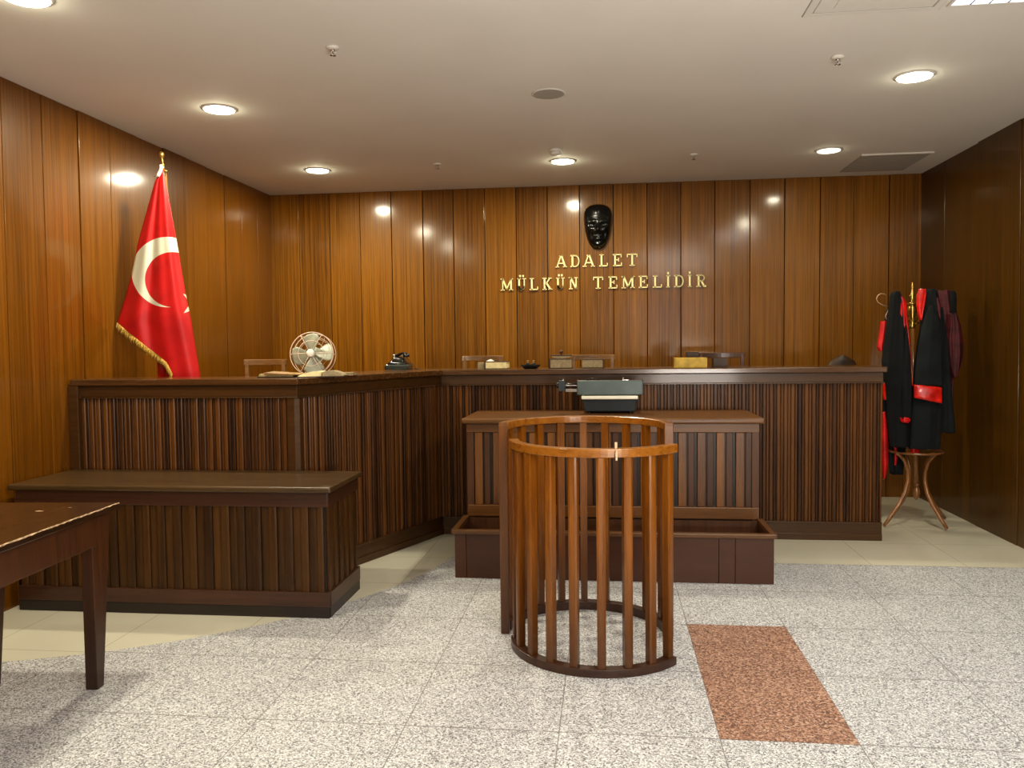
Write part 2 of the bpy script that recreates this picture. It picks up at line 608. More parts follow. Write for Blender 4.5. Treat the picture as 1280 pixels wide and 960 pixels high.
panel_wall('wall_left', sorted(ys), left_sheet, 'panel_left', 5)
ysr = sorted([8.174, 7.62, 6.95, 6.27] + [6.27 - .65 * i for i in range(1, 18)])
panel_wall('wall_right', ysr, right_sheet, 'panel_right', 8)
# dark backing behind the grooves
B((XL - .06, YB + .012, 0), (XR + .06, YB + .06, H)).build('trim_1', 'gap', kind='structure')
B((XL - .06, YR, 0), (XL - .012, YB + .05, H)).build('trim_2', 'gap', kind='structure')
B((XR + .012, YR, 0), (XR + .06, YB + .05, H)).build('trim_3', 'gap', kind='structure')

# dais behind the desk
B((XL + .03, 5.62, 0), (-2.35, YB - .03, .32)).box((-2.36, 6.98, 0), (1.45, YB - .03, .32)).build('floor_dais', 'dais', kind='structure')

# ------------------------------------------------------------------ judges' desk
T = 1.31
desk = thing('judge_desk', 'long angled dark mahogany judges\' desk with reeded front panels in three sections', 'desk', (-.7, 6.38, 0))
A_ = (-1.931, 4.92)
B_ = (-1.316, 6.38)
LFT = (-3.43, 4.94)
RGT = (2.05, 6.38)


def off(p, q, d):
    t = Vector((q[0] - p[0], q[1] - p[1])).normalized()
    n = Vector((t.y, -t.x))
    return n * d, t


def line_off(p, q, d):
    n, t = off(p, q, d)
    return (p[0] + n.x, p[1] + n.y), (q[0] + n.x, q[1] + n.y)


def isect(l1, l2):
    (x1, y1), (x2, y2) = l1
    (x3, y3), (x4, y4) = l2
    dd = (x1 - x2) * (y3 - y4) - (y1 - y2) * (x3 - x4)
    a = x1 * y2 - y1 * x2
    b = x3 * y4 - y3 * x4
    return ((a * (x3 - x4) - (x1 - x2) * b) / dd, (a * (y3 - y4) - (y1 - y2) * b) / dd)


def poly3(d):
    """the desk's front line (left end, corner, corner, right end) moved out by d"""
    d = d if isinstance(d, tuple) else (d, d, d)
    a = line_off(LFT, A_, d[0])
    b = line_off(A_, B_, d[1])
    c = line_off(B_, RGT, d[2])
    return [a[0], isect(a, b), isect(b, c), c[1]]


def band(name, d_out, d_in, z0, z1, mt, bevel=.004, ext=0, parent=desk):
    o = poly3(d_out)
    i = poly3(d_in)
    o[3] = (o[3][0] + ext, o[3][1])
    i[3] = (i[3][0] + ext, i[3][1])
    mb = MB()
    out = []
    for k, mtt in ((0, mt[0]), (1, mt[1]), (2, mt[0])):
        mb = MB().prism([o[k], o[k + 1], i[k + 1], i[k]], z0, z1)
        out.append(mb.build(name, mtt, parent, bevel=bevel))
    return out


band('desk_top', .05, (-.32, -.44, -.44), T - .042, T, ('desk_top', 'desk_top'), .006, ext=.02)
band('fascia', .022, -.03, T - .115, T - .042, ('desk_h', 'desk_hd'), .003)
band('moulding', .034, -.03, T - .124, T - .115, ('desk_h', 'desk_hd'), .002, ext=.008)
band('base_rail', .022, -.03, .045, .135, ('desk_h', 'desk_hd'), .004)
band('base_moulding', .03, -.03, .125, .14, ('desk_h', 'desk_hd'), .003)
band('plinth', .03, -.03, 0, .05, ('desk_h', 'desk_hd'), .003)


def slats(mb, p, q, z0, z1, pattern, gap=.003, margin=0.0, rnd=None, rd=.35):
    n, t = off(p, q, 1)
    Ln = math.hypot(q[0] - p[0], q[1] - p[1]) - 2 * margin
    s = margin
    k = 0
    end = margin + Ln
    while s < end - .004:
        w, dp = pattern[k % len(pattern)]
        if rnd:
            w *= rnd.uniform(.88, 1.12)
            dp += rnd.uniform(-.0015, .0015)
        w = min(w, end - s)
        a, b = s + gap / 2, s + w - gap / 2
        if b - a < .002:
            break
        P = []
        for u, v in ((a, -.01), (b, -.01), (b, dp * (1 - rd)), (b - (b - a) * .22, dp), (a + (b - a) * .22, dp), (a, dp * (1 - rd))):
            P.append((p[0] + t.x * u + n.x * v, p[1] + t.y * u + n.y * v))
        mb.prism(P, z0, z1)
        s += w
        k += 1
    return mb


rs = random.Random(4)
pat = [(.032, .014), (.0185, .008)]
sec = [(LFT, A_), (A_, B_), (B_, RGT)]
for (p, q) in sec:
    slats(MB(), p, q, .135, T - .122, pat, .003, .0, rs).build('slat_panel', 'desk', desk)
mb = MB()
for (p, q) in sec:
    n, t = off(p, q, 1)
    mb.prism([(p[0], p[1]), (q[0], q[1]), (q[0] - n.x * .03, q[1] - n.y * .03), (p[0] - n.x * .03, p[1] - n.y * .03)], .02, T - .045)
mb.build('backing_board', 'plinth', desk)
B((2.01, 6.385, 0), (2.046, 6.80, T - .043)).build('end_panel', 'desk', desk, bevel=.002)
B((-3.445, 4.885, 0), (-3.375, 4.955, T - .042)).build('end_post', 'desk_h', desk, bevel=.006)
n1, t1 = off(LFT, A_, 1)
MB().prism([(A_[0] - .055, A_[1] - .024), (A_[0] - .004, A_[1] - .026), (A_[0] + .024, A_[1] - .006), (A_[0] + .03, A_[1] + .04), (A_[0], A_[1])], .13, T - .12).build('corner_post', 'desk_h', desk, bevel=.003)

# ------------------------------------------------------------------ low counter at left
ct = thing('low_counter', 'low dark walnut slatted counter with flat top in front of the judges\' desk', 'counter', (-2.45, 4.55, 0))
cx0, cx1, cy0, cy1, cz = -3.385, -1.545, 4.325, 4.865, .735
MB().box((cx0 - .03, cy0 - .045, cz - .032), (cx1 + .045, cy1 + .01, cz)).build('counter_top', 'counter_top', ct, bevel=.009)
f = (cx0, cy0)
g = (cx1, cy0)
h = (cx1, cy1)
for p, q in ((f, g), (g, h)):
    n, t = off(p, q, 1)

    def bd(d, z0, z1):
        return MB().prism([(p[0] + n.x * d - t.x * 0, p[1] + n.y * d), (q[0] + n.x * d + t.x * (d if q is g else 0), q[1] + n.y * d + t.y * (d if q is g else 0)),
                           (q[0] - n.x * .03, q[1] - n.y * .03), (p[0] - n.x * .03, p[1] - n.y * .03)], z0, z1)
    bd(.016, cz - .115, cz - .032).build('top_rail', 'counter_h', ct, bevel=.003)
    bd(.022, .062, .145).build('base_rail', 'counter_h', ct, bevel=.004)
    bd(.018, 0, .062).build('plinth', 'plinth', ct, bevel=.002)
    slats(MB(), p, q, .14, cz - .113, [(.052, .012), (.043, .004)], .0025, .012, rs, rd=.3).build('slat_panel', 'counter', ct)
MB().box((cx0, cy0 + .002, .01), (cx1 - .002, cy1, cz - .034)).build('carcass', 'plinth', ct)

# ------------------------------------------------------------------ clerk table (behind the box)
ck = thing('clerk_table', 'slatted wooden clerk\'s table with worn top holding the typewriter, behind the low open box', 'table', (0.02, 5.95, 0))
bx0, bx1, by0, by1 = -.975, 1.02, 5.625, 6.32
MB().box((bx0 - .03, by0 - .045, .957), (bx1 + .03, by1 + .01, .995)).build('table_top', 'bench_h', ck, bevel=.012)
MB().box((bx0, by0 - .006, .895), (bx1, by0 + .03, .957)).build('top_rail', 'bench_h', ck, bevel=.003)
MB().box((bx0 + .002, by0 - .01, .305), (bx1 - .002, by0 + .03, .385)).build('lower_rail', 'bench_h', ck, bevel=.004)
for xx in (bx0, bx1 - .05):
    for yy in (by0, by1 - .05):
        B((xx, yy, 0), (xx + .05, yy + .05, .957)).build('leg', 'bench_dark', ck, bevel=.003)
mb = MB()
x = bx0 + .055
k = 0
mb2 = MB()
while x < bx1 - .09:
    mb.box((x, by0 + .002, .385), (x + .056, by0 + .018, .895))
    if x + .12 < bx1:
        mb2.box((x + .066, by0 + .012, .385), (x + .108, by0 + .02, .895))
    x += .1275
mb.build('slat_panel', 'bench', ck, bevel=.004)
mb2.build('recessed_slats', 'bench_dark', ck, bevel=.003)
B((bx0 + .05, by0 + .021, .06), (bx1 - .05, by0 + .03, .9)).build('backing_board', 'plinth', ck)
B((bx0 + .01, by0 + .05, .3), (bx0 + .03, by1 - .05, .95)).build('side_panel', 'bench_dark', ck)
B((bx1 - .03, by0 + .05, .3), (bx1 - .01, by1 - .05, .95)).build('side_panel', 'bench_dark', ck)

# ------------------------------------------------------------------ open box in front
bxo = thing('floor_box', 'low open reddish-brown wooden box standing before the clerk\'s table', 'box', (.02, 5.35, 0))
X0, X1, Y0, Y1 = -.98, 1.025, 5.15, 5.605
mb = MB()
for a, b in ((X0, X0 + .075), (X0 + .076, -.30), (-.299, .69), (.691, .79), (.791, X1)):
    mb.box((a, Y0, 0), (b - .0012, Y0 + .022, .29))
mb.build('front_board', 'box', bxo, bevel=.0015)
B((X0, Y0 + .023, 0), (X0 + .02, Y1, .29)).build('side_board', 'box', bxo)
B((X1 - .02, Y0 + .023, 0), (X1, Y1, .29)).build('side_board', 'box', bxo)
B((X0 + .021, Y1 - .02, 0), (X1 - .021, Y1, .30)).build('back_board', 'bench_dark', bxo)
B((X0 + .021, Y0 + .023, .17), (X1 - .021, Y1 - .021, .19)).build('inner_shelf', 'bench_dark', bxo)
MB().box((X0 - .02, Y0 - .02, .288), (X1 + .015, Y0 + .022, .316)).box((X0 - .02, Y0 + .022, .288), (X0 + .018, Y1, .316)).box((X1 - .022, Y0 + .022, .288), (X1 + .015, Y1, .316)).build('rim', 'box_rim', bxo, bevel=.005)

# ------------------------------------------------------------------ the dock: two curved balustrades
def baluster(mb, cx, cy, r, a, z0, z1, w0=.032, w1=.036, dep=.026):
    a = math.radians(a)
    c = Vector((cx + r * math.cos(a), cy + r * math.sin(a)))
    n = Vector((math.cos(a), math.sin(a)))
    t = Vector((-n.y, n.x))
    rings = []
    for z, w in ((z0, w0), (z0 + (z1 - z0) * .35, w0 * 1.02), (z0 + (z1 - z0) * .75, w1), (z1, w1 * .98)):
        d = dep * w / .036
        hw = w / 2
        ch = w * .22
        prof = [(-hw, -d / 2), (hw, -d / 2), (hw, d / 2 - ch * .5), (hw - ch, d / 2), (-hw + ch, d / 2), (-hw, d / 2 - ch * .5)]
        rings.append([(c.x + t.x * u + n.x * v, c.y + t.y * u + n.y * v, z) for u, v in prof])
    return mb.rings(rings, smooth=False)


rd = thing('dock_balustrade', 'taller rear half of the curved wooden prisoner\'s dock with two end posts', 'balustrade', (-.11, 4.35, 0), 'halves of the curved wooden dock')
cx, cy = -.11, 4.18
MB().arc(cx, cy, .395, .445, -2, 182, 1.062, 1.1, 40).build('top_rail', 'dock_rail', rd, bevel=.004)
MB().arc(cx, cy, .395, .445, 4, 176, 0, .048, 40).build('bottom_rail', 'dock_ring', rd, bevel=.003)
for a in (20, 40, 59, 76, 93, 111, 129, 147, 165):
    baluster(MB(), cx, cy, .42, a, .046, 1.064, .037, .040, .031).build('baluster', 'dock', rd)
for xx in (-.553, .287):
    mb = MB()
    mb.rings([[(xx, cy - .03, 0), (xx + .044, cy - .03, 0), (xx + .044, cy + .02, 0), (xx, cy + .02, 0)],
              [(xx, cy - .035, 1.085), (xx + .046, cy - .035, 1.085), (xx + .046, cy + .02, 1.085), (xx, cy + .02, 1.085)],
              [(xx + .003, cy - .032, 1.103), (xx + .043, cy - .032, 1.103), (xx + .043, cy + .017, 1.103), (xx + .003, cy + .017, 1.103)]], smooth=False)
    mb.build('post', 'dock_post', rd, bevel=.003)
fd = thing('dock_balustrade', 'lower front half of the curved wooden prisoner\'s dock, nearest the camera', 'balustrade', (-.045, 3.75, 0), 'halves of the curved wooden dock')
cx, cy = -.045, 4.065
MB().arc(cx, cy, .392, .44, 185, 328, .995, 1.035, 36).build('top_rail', 'dock_rail', fd, bevel=.004)
MB().arc(cx, cy, .388, .442, 184, 325.5, 0, .038, 36).build('bottom_rail', 'dock_ring', fd, bevel=.003)
for a in (189, 204.5, 221.5, 238.5, 255, 272.3, 289, 305.8, 321.8):
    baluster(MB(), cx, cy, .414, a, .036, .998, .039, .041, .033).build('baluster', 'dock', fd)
# pale dowel in the rail joint
P = W(771, 566, 3.622)
MB().box((P.x - .006, P.y - .004, .985), (P.x + .003, P.y + .006, 1.03)).box((P.x - .009, P.y + .028, 1.03), (P.x + .003, P.y + .045, 1.062)).build('dowel', 'edge_wear', fd, bevel=.002)

# ------------------------------------------------------------------ table at left
tb = thing('wooden_table', 'dark glossy wooden table cut off by the left edge, with scratched top', 'table', (-2.55, 3.0, 0))
ang = math.radians(3.6)
piv = Vector((-2.222, 3.487, 0))
RM = Matrix.Translation(piv) @ Matrix.Rotation(ang, 4, 'Z')   # local: top corner at origin, x to the left is negative, y towards camera negative


def TB(a, b, name, mt, bev=.003):
    return MB().box(a, b).xform(RM).build(name, mt, tb, bevel=bev)


TB((-.70, -1.25, .772), (0, 0, .80), 'table_top', 'table', .004)
TB((-.045, -1.15, .635), (-.025, -.15, .772), 'apron', 'table_leg')
TB((-.66, -1.15, .635), (-.64, -.15, .772), 'apron', 'table_leg')
TB((-.64, -.075, .635), (-.06, -.055, .772), 'apron', 'table_leg')
TB((-.64, -1.20, .635), (-.06, -1.18, .772), 'apron', 'table_leg')
for lx, ly, sgn in ((-.082, -.182, 1), (-.082, -1.2, -1), (-.56, -.182, 1), (-.56, -1.2, -1)):
    w = .054
    y_in, y_out = (ly, ly + .13) if sgn > 0 else (ly + .13, ly)
    mb = MB()
    ybot = ly + .055 if sgn > 0 else ly + .075
    if sgn > 0:
        mb.hexa([(lx, ly, 0), (lx + w, ly, 0), (lx + w, ly + .052, 0), (lx, ly + .052, 0)], [(lx, ly, .772), (lx + w, ly, .772), (lx + w, ly + .15, .772), (lx, ly + .15, .772)])
    else:
        mb.hexa([(lx, ly + .08, 0), (lx + w, ly + .08, 0), (lx + w, ly + .13, 0), (lx, ly + .13, 0)], [(lx, ly - .02, .772), (lx + w, ly - .02, .772), (lx + w, ly + .13, .772), (lx, ly + .13, .772)])
    mb.xform(RM).build('leg', 'table_leg', tb, bevel=.003)
mb = MB()
rw = random.Random(2)
rows = []
for i in range(61):
    yy = -1.22 + 1.218 * i / 60
    w_ = rw.uniform(.0015, .007)
    h_ = rw.uniform(.002, .006)
    rows.append([(-w_, yy, .8003), (.0006, yy, .8003), (.0006, yy, .8 - h_), (-w_, yy, .8 - h_)])
mb.rings(rows, smooth=False)
mb.xform(RM).build('worn_edge', 'edge_wear', tb)
TB((-.27, -.20, .7999), (-.235, -.192, .8004), 'scratch', 'edge_wear', 0)
TB((-.17, -.12, .7999), (-.155, -.116, .8004), 'scratch', 'edge_wear', 0)

# ------------------------------------------------------------------ wall letters
def stroke(mb, pts, t, dep, o, w, hgt, shear=0):
    P = [Vector((o.x + x * w, 0, o.z + y * hgt)) for x, y in pts]
    for a, b in zip(P[:-1], P[1:]):
        d = (b - a)
        if d.length < 1e-5:
            continue
        d.normalize()
        n = Vector((-d.z, 0, d.x)) * t / 2
        e = d * t * .18
        q = [a - e + n, b + e + n, b + e - n, a - e - n]
        mb.poly([(v.x, o.y, v.z) for v in q] + [(v.x, o.y - dep, v.z) for v in q], [(0, 1, 2, 3), (7, 6, 5, 4), (0, 4, 5, 1), (1, 5, 6, 2), (2, 6, 7, 3), (3, 7, 4, 0)])


def arcp(cx, cy, rx, ry, a0, a1, n=10):
    return [(cx + rx * math.cos(math.radians(a0 + (a1 - a0) * i / n)), cy + ry * math.sin(math.radians(a0 + (a1 - a0) * i / n))) for i in range(n + 1)]


TK, TN, TS = .017, .011, .009     # thick, thin, serif
GL = {
    'A': [([(.14, .03), (.47, .98)], TN), ([(.86, .03), (.53, .98)], TK), ([(.27, .33), (.73, .33)], TN), ([(0, .03), (.30, .03)], TS), ([(.68, .03), (1, .03)], TS), ([(.34, .97), (.56, .97)], TS)],
    'D': [([(.22, 0), (.22, 1)], TK), ([(.03, .96), (.5, .96)] + arcp(.5, .5, .40, .46, 90, -90) + [(.03, .04)], TN + .002)],
    'L': [([(.27, 0), (.27, 1)], TK), ([(.05, .97), (.5, .97)], TS), ([(.03, .04), (.96, .04)], TN), ([(.95, .02), (.95, .26)], TS)],
    'E': [([(.24, 0), (.24, 1)], TK), ([(.03, .96), (.93, .96)], TN), ([(.92, .98), (.92, .74)], TS), ([(.24, .52), (.62, .52)], TN), ([(.63, .38), (.63, .66)], TS), ([(.03, .04), (.97, .04)], TN), ([(.96, .02), (.96, .28)], TS)],
    'T': [([(.5, 0), (.5, 1)], TK), ([(.03, .96), (.97, .96)], TN), ([(.04, .98), (.04, .74)], TS), ([(.96, .98), (.96, .74)], TS), ([(.26, .03), (.74, .03)], TS)],
    'M': [([(.16, .02), (.16, .98)], TN), ([(.84, .02), (.84, .98)], TK), ([(.16, .98), (.5, .12)], TK), ([(.5, .12), (.84, .98)], TN), ([(0, .03), (.31, .03)], TS), ([(.69, .03), (1, .03)], TS), ([(0, .97), (.2, .97)], TS), ([(.8, .97), (1, .97)], TS)],
    'U': [([(.2, .97), (.2, .34)] + arcp(.5, .34, .30, .29, 180, 270), TK), (arcp(.5, .34, .30, .29, 270, 360) + [(.8, .97)], TN), ([(.0, .97), (.38, .97)], TS), ([(.62, .97), (1, .97)], TS), ([(.32, 1.14), (.32, 1.26)], TK), ([(.68, 1.14), (.68, 1.26)], TK)],
    'K': [([(.22, 0), (.22, 1)], TK), ([(.24, .38), (.78, .97)], TN), ([(.42, .56), (.82, .03)], TK), ([(.02, .97), (.42, .97)], TS), ([(.02, .03), (.42, .03)], TS), ([(.62, .97), (.96, .97)], TS), ([(.62, .03), (1, .03)], TS)],
    'N': [([(.2, .02), (.2, .98)], TN), ([(.82, .02), (.82, .98)], TN), ([(.2, .97), (.82, .04)], TK), ([(.0, .97), (.24, .97)], TS), ([(.64, .97), (1, .97)], TS), ([(.02, .03), (.4, .03)], TS)],
    'I': [([(.5, 0), (.5, 1)], TK), ([(.02, .97), (.98, .97)], TS), ([(.02, .03), (.98, .03)], TS), ([(.5, 1.13), (.5, 1.26)], TK)],
    'R': [([(.24, 0), (.24, 1)], TK), ([(.03, .96), (.52, .96)] + arcp(.52, .73, .30, .23, 90, -90) + [(.24, .5)], TN), ([(.52, .5), (.80, .05), (.98, .04)], TK), ([(.03, .03), (.45, .03)], TS)],
}
row1 = [('A', -0.498, -0.38), ('D', -0.352, -0.25), ('A', -0.229, -0.104), ('L', -0.068, 0.023), ('E', 0.065, 0.161), ('T', 0.202, 0.312)]
row2 = [('M', -1.048, -0.918), ('U', -0.881, -0.787), ('L', -0.76, -0.666), ('K', -0.631, -0.526), ('U', -0.493, -0.403), ('N', -0.368, -0.273), ('T', -0.129, -0.023), ('E', 0.021, 0.115),
        ('M', 0.149, 0.283), ('E', 0.315, 0.411), ('L', 0.45, 0.547), ('I', 0.583, 0.624), ('D', 0.658, 0.76), ('I', 0.791, 0.831), ('R', 0.869, 0.97)]
NM = {'U': 'Ü', 'I': 'İ'}
ORD = ['first', 'second', 'third', 'fourth', 'fifth', 'sixth', 'seventh', 'eighth', 'ninth']


def letters(row, z, word, start, tot):
    for i, (c, a, b) in enumerate(row):
        mb = MB()
        o = Vector((a + .004, YB - .024, z))
        for pts, t in GL[c]:
            stroke(mb, pts, t, .012, o, b - a - .008, .116)
        mb.box((a + (b - a) * .4, YB - .026, z + .03), (a + (b - a) * .4 + .01, YB - .003, z + .04)) if c in 'ML' and False else None
        ch = NM.get(c, c)
        ob = mb.build('wall_letter', 'gold_letter', org=((a + b) / 2, YB - .024, z))
        tag(ob, 'gold metal letter %s, %s letter of the wall word %s' % (ch, ORD[i], word), 'letter', 'gold letters of the wall motto')


letters(row1, 2.266, 'ADALET', 0, 0)
letters(row2[:6], 2.048, 'MÜLKÜN', 0, 0)
letters(row2[6:], 2.048, 'TEMELİDİR', 0, 0)

# ------------------------------------------------------------------ black face mask on the wall
def face_mask():
    mb = MB()
    cxm, czm = -.075, 2.652
    hw, hh = .138, .222
    NU, NV = 44, 60

    def gs(u, v, cu, cv, su, sv):
        return math.exp(-((u - cu) / su) ** 2 - ((v - cv) / sv) ** 2)

    def width(v):
        # v -1 chin .. 1 crown
        tbl = [(-1, .0), (-.97, .24), (-.9, .42), (-.75, .60), (-.5, .77), (-.2, .90), (.1, .96), (.4, 1.0), (.65, .97), (.82, .84), (.93, .60), (.98, .34), (1, 0.0)]
        for (v0, w0), (v1, w1) in zip(tbl[:-1], tbl[1:]):
            if v <= v1:
                f_ = (v - v0) / (v1 - v0)
                return w0 + (w1 - w0) * f_
        return 0
    rows = []
    for j in range(NV + 1):
        v = -math.cos(PI * j / NV)
        w = max(width(v), .02)
        row = []
        for i in range(NU + 1):
            s_ = -math.cos(PI * i / NU)
            u = s_ * w
            e = max(0, 1 - s_ * s_) ** .5
            vv = max(0, 1 - abs(v) ** 2.6) ** .5
            d = .105 * (e ** .8) * vv
            au = abs(u)
            d += .013 * gs(au, v, .36, .20, .26, .07) * e                      # brow
            d -= .026 * gs(au, v, .36, .03, .17, .08) * e                      # eye socket
            d += .009 * gs(au, v, .36, .025, .10, .035) * e                    # eyelid
            d += .036 * gs(u, v, 0, -.18, .11, .13) + .018 * gs(u, v, 0, .02, .08, .18)   # nose
            d += .010 * gs(au, v, .13, -.26, .07, .06)                         # nostrils
            d -= .006 * gs(u, v, 0, .15, .10, .05)
            d += .014 * gs(au, v, .50, -.12, .16, .13) * e                     # cheekbones
            d -= .016 * gs(au, v, .44, -.40, .14, .18) * e
            d += .014 * gs(u, v, 0, -.46, .24, .035) + .012 * gs(u, v, 0, -.57, .19, .04)  # lips
            d -= .008 * gs(u, v, 0, -.515, .22, .018)
            d -= .006 * gs(u, v, 0, -.68, .18, .05)
            d += .016 * gs(u, v, 0, -.83, .22, .10)                            # chin
            d += .005 * math.sin(v * 60) * gs(u, v, 0, .34, .35, .12)          # forehead lines
            hair = 1 / (1 + math.exp(-(v - .60 + .12 * (au / .7) ** 2 * -2) * 26))
            d += .010 * hair * vv * e * (1 + .35 * math.sin(u * 26 + v * 8))
            row.append((cxm + u * hw, YB - .022 - max(d, 0), czm + v * hh))
        rows.append(row)
    mb.rings(rows, closed=False, smooth=True)
    # back plate closing the rim
    back = [(p[0], YB - .018, p[2]) for p in [r[0] for r in rows] + [r[-1] for r in rows[::-1]]]
    mb.poly(back, [tuple(range(len(back)))])
    return mb.build('face_mask', 'black_gloss', org=(cxm, YB - .02, czm))


tag(face_mask(), 'glossy black cast face mask mounted on the wall above the gold letters', 'mask')

# ------------------------------------------------------------------ flag
YF = 5.40
kf = YF / 5.25
fo = (-3.0, YF, .32)
fl = thing('flag_on_pole', 'red flag with white crescent and star draped on a brass-topped pole behind the desk', 'flag', (-3.02 * kf + .02, 5.75, .32))
M['flag'] = flag_material(fl['_org'], kf)


def fk(x, z):
    return x * kf, 1.5 + (z - 1.5) * kf


LB = [(2.705, -2.963), (2.66, -2.99), (2.628, -3.012), (2.448, -3.072), (2.229, -3.145), (2.012, -3.2), (1.843, -3.257), (1.675, -3.321), (1.60, -3.235), (1.50, -3.105), (1.45, -3.035), (1.399, -2.973), (1.355, -2.95), (1.311, -2.931), (1.0, -2.90), (.6, -2.88)]
RB = [(2.705, -2.953), (2.676, -2.948), (2.408, -2.904), (2.174, -2.867), (1.87, -2.824), (1.701, -2.793), (1.312, -2.737), (1.0, -2.72), (.6, -2.71)]


def interp(t, z):
    for (z0, x0), (z1, x1) in zip(t[:-1], t[1:]):
        if z <= z0 and z >= z1:
            return x0 + (x1 - x0) * (z0 - z) / (z0 - z1)
    return t[0][1] if z > t[0][0] else t[-1][1]


def flag_y(x, z):
    wv = min(1, (2.72 - z) / 1.0)
    xr = interp(RB, z)
    xl2 = interp(LB, max(z, 1.70))
    xa = min(1.2, max(-.1, (x - xl2) / max(.02, xr - xl2)))
    return YF + wv * (-.070 * math.sin(PI * min(1, max(0, xa))) + .024 * math.cos(xa * 9.5 + .6 + z * .7) + .009 * math.cos(xa * 21 + z * 2.0))


rows = []
NZ, NX = 90, 36
for j in range(NZ + 1):
    z = 2.705 - (2.705 - .62) * j / NZ
    xl, xr = interp(LB, z), interp(RB, z)
    wv = min(1, (2.72 - z) / 1.0)
    row = []
    for i in range(NX + 1):
        u = i / NX
        x = xl + (xr - xl) * u
        xa = (x - interp(LB, max(z, 1.70))) / max(.02, (xr - interp(LB, max(z, 1.70))))
        y = flag_y(x, z)
        X_, Z_ = x * y / 5.25, 1.5 + (z - 1.5) * y / 5.25
        row.append((X_, y, Z_))
    # wrap round the right edge to the back
    for q in (1, 2, 3):
        X_, Z_ = fk(xr - .012 * q * q * wv, z)
        row.append((X_, YF + .035 * q * wv, Z_))
    rows.append(row)
fc = MB().rings(rows, closed=False).build('flag_cloth', M['flag'], fl, solid=.002)
uvl = fc.data.uv_layers.new(name='cloth')
fo_loc = Vector(fl['_org'])
for lp in fc.data.loops:
    v = fc.data.vertices[lp.vertex_index].co + fo_loc
    uvl.data[lp.index].uv = (v.x * 5.25 / v.y, 1.5 + (v.z - 1.5) * 5.25 / v.y)
# rear layer hanging down behind the fringe
rows = []
for j in range(21):
    z = 1.50 - .04 * j
    rows.append([(fk(-3.085 + .24 * i / 8, z)[0], YF + .085 + .02 * math.sin(i * 1.7), fk(0, z)[1]) for i in range(9)])
MB().rings(rows, closed=False).build('rear_fold', 'red', fl, solid=.002)
mb = MB()
rf = random.Random(5)
fp = [(z, x) for z, x in LB if 1.29 < z < 1.70]
for (z0, x0), (z1, x1) in zip(fp[:-1], fp[1:]):
    L_ = math.hypot(x1 - x0, z1 - z0)
    n = max(2, int(L_ / .005))
    for i in range(n):
        t = i / n
        x, z = x0 + (x1 - x0) * t, z0 + (z1 - z0) * t
        y = flag_y(x, z) - .006
        X_, Z_ = x * y / 5.25, 1.5 + (z - 1.5) * y / 5.25
        l = rf.uniform(.026, .044)
        d = rf.uniform(-.01, .01)
        mb.tube([(X_ + .004, y, Z_ + .012), (X_ + d * .5 - .004, y - .006, Z_ - l * .5), (X_ + d - .004, y - .002, Z_ - l)], [.0025, .003, .0015], 5)
mb.build('fringe', 'red_flag_fringe', fl)
px, pz = fk(-2.958, 2.705)
bxp, byp = -3.02 * kf + .02, 5.75
top = Vector((fk(-2.976, 2.79)[0], YF + .0, fk(0, 2.79)[1]))
MB().tube([(bxp, byp, .34), (px, YF + .03, pz - .02)], .013, 12).build('pole', 'stand', fl)
mb = MB()
hx = Matrix.Translation((px - .004, YF + .028, pz - .04)) @ Matrix.Rotation(math.radians(-5), 4, 'Y')
mb.lathe([(.014, 0), (.017, .01), (.017, .03), (.024, .034), (.024, .040), (.010, .046), (.008, .075), (.013, .080), (.008, .086), (.007, .125), (.012, .132), (.017, .142), (.019, .152), (.016, .164), (.006, .171)], seg=16).xform(hx)
mb.build('finial', 'brass', fl)
MB().tube([Vector((px - .03, YF + .01, pz + .005)), Vector((px + .03, YF + .01, pz - .008))], .004, 8).build('cross_pin', 'brass', fl)
mb = MB()
rows = []
for j in range(5):
    z = 2.735 - .02 * j
    xl, xr = interp(LB, z) - .006 - .003 * j, interp(LB, z) + .012 + .002 * j
    rows.append([(fk(xl, z)[0], YF - .01, fk(0, z)[1]), (fk((xl + xr) / 2, z)[0], YF - .022, fk(0, z)[1]), (fk(xr, z)[0], YF - .008, fk(0, z)[1])])
mb.rings(rows, closed=False).build('hoist_band', 'white', fl, solid=.002)
mb = MB().lathe([(.15, 0), (.15, .015), (.10, .03), (.03, .045), (.02, .09), (.018, .1)], c=(bxp, byp, .32), seg=28)
mb.build('stand_base', 'brass', fl)

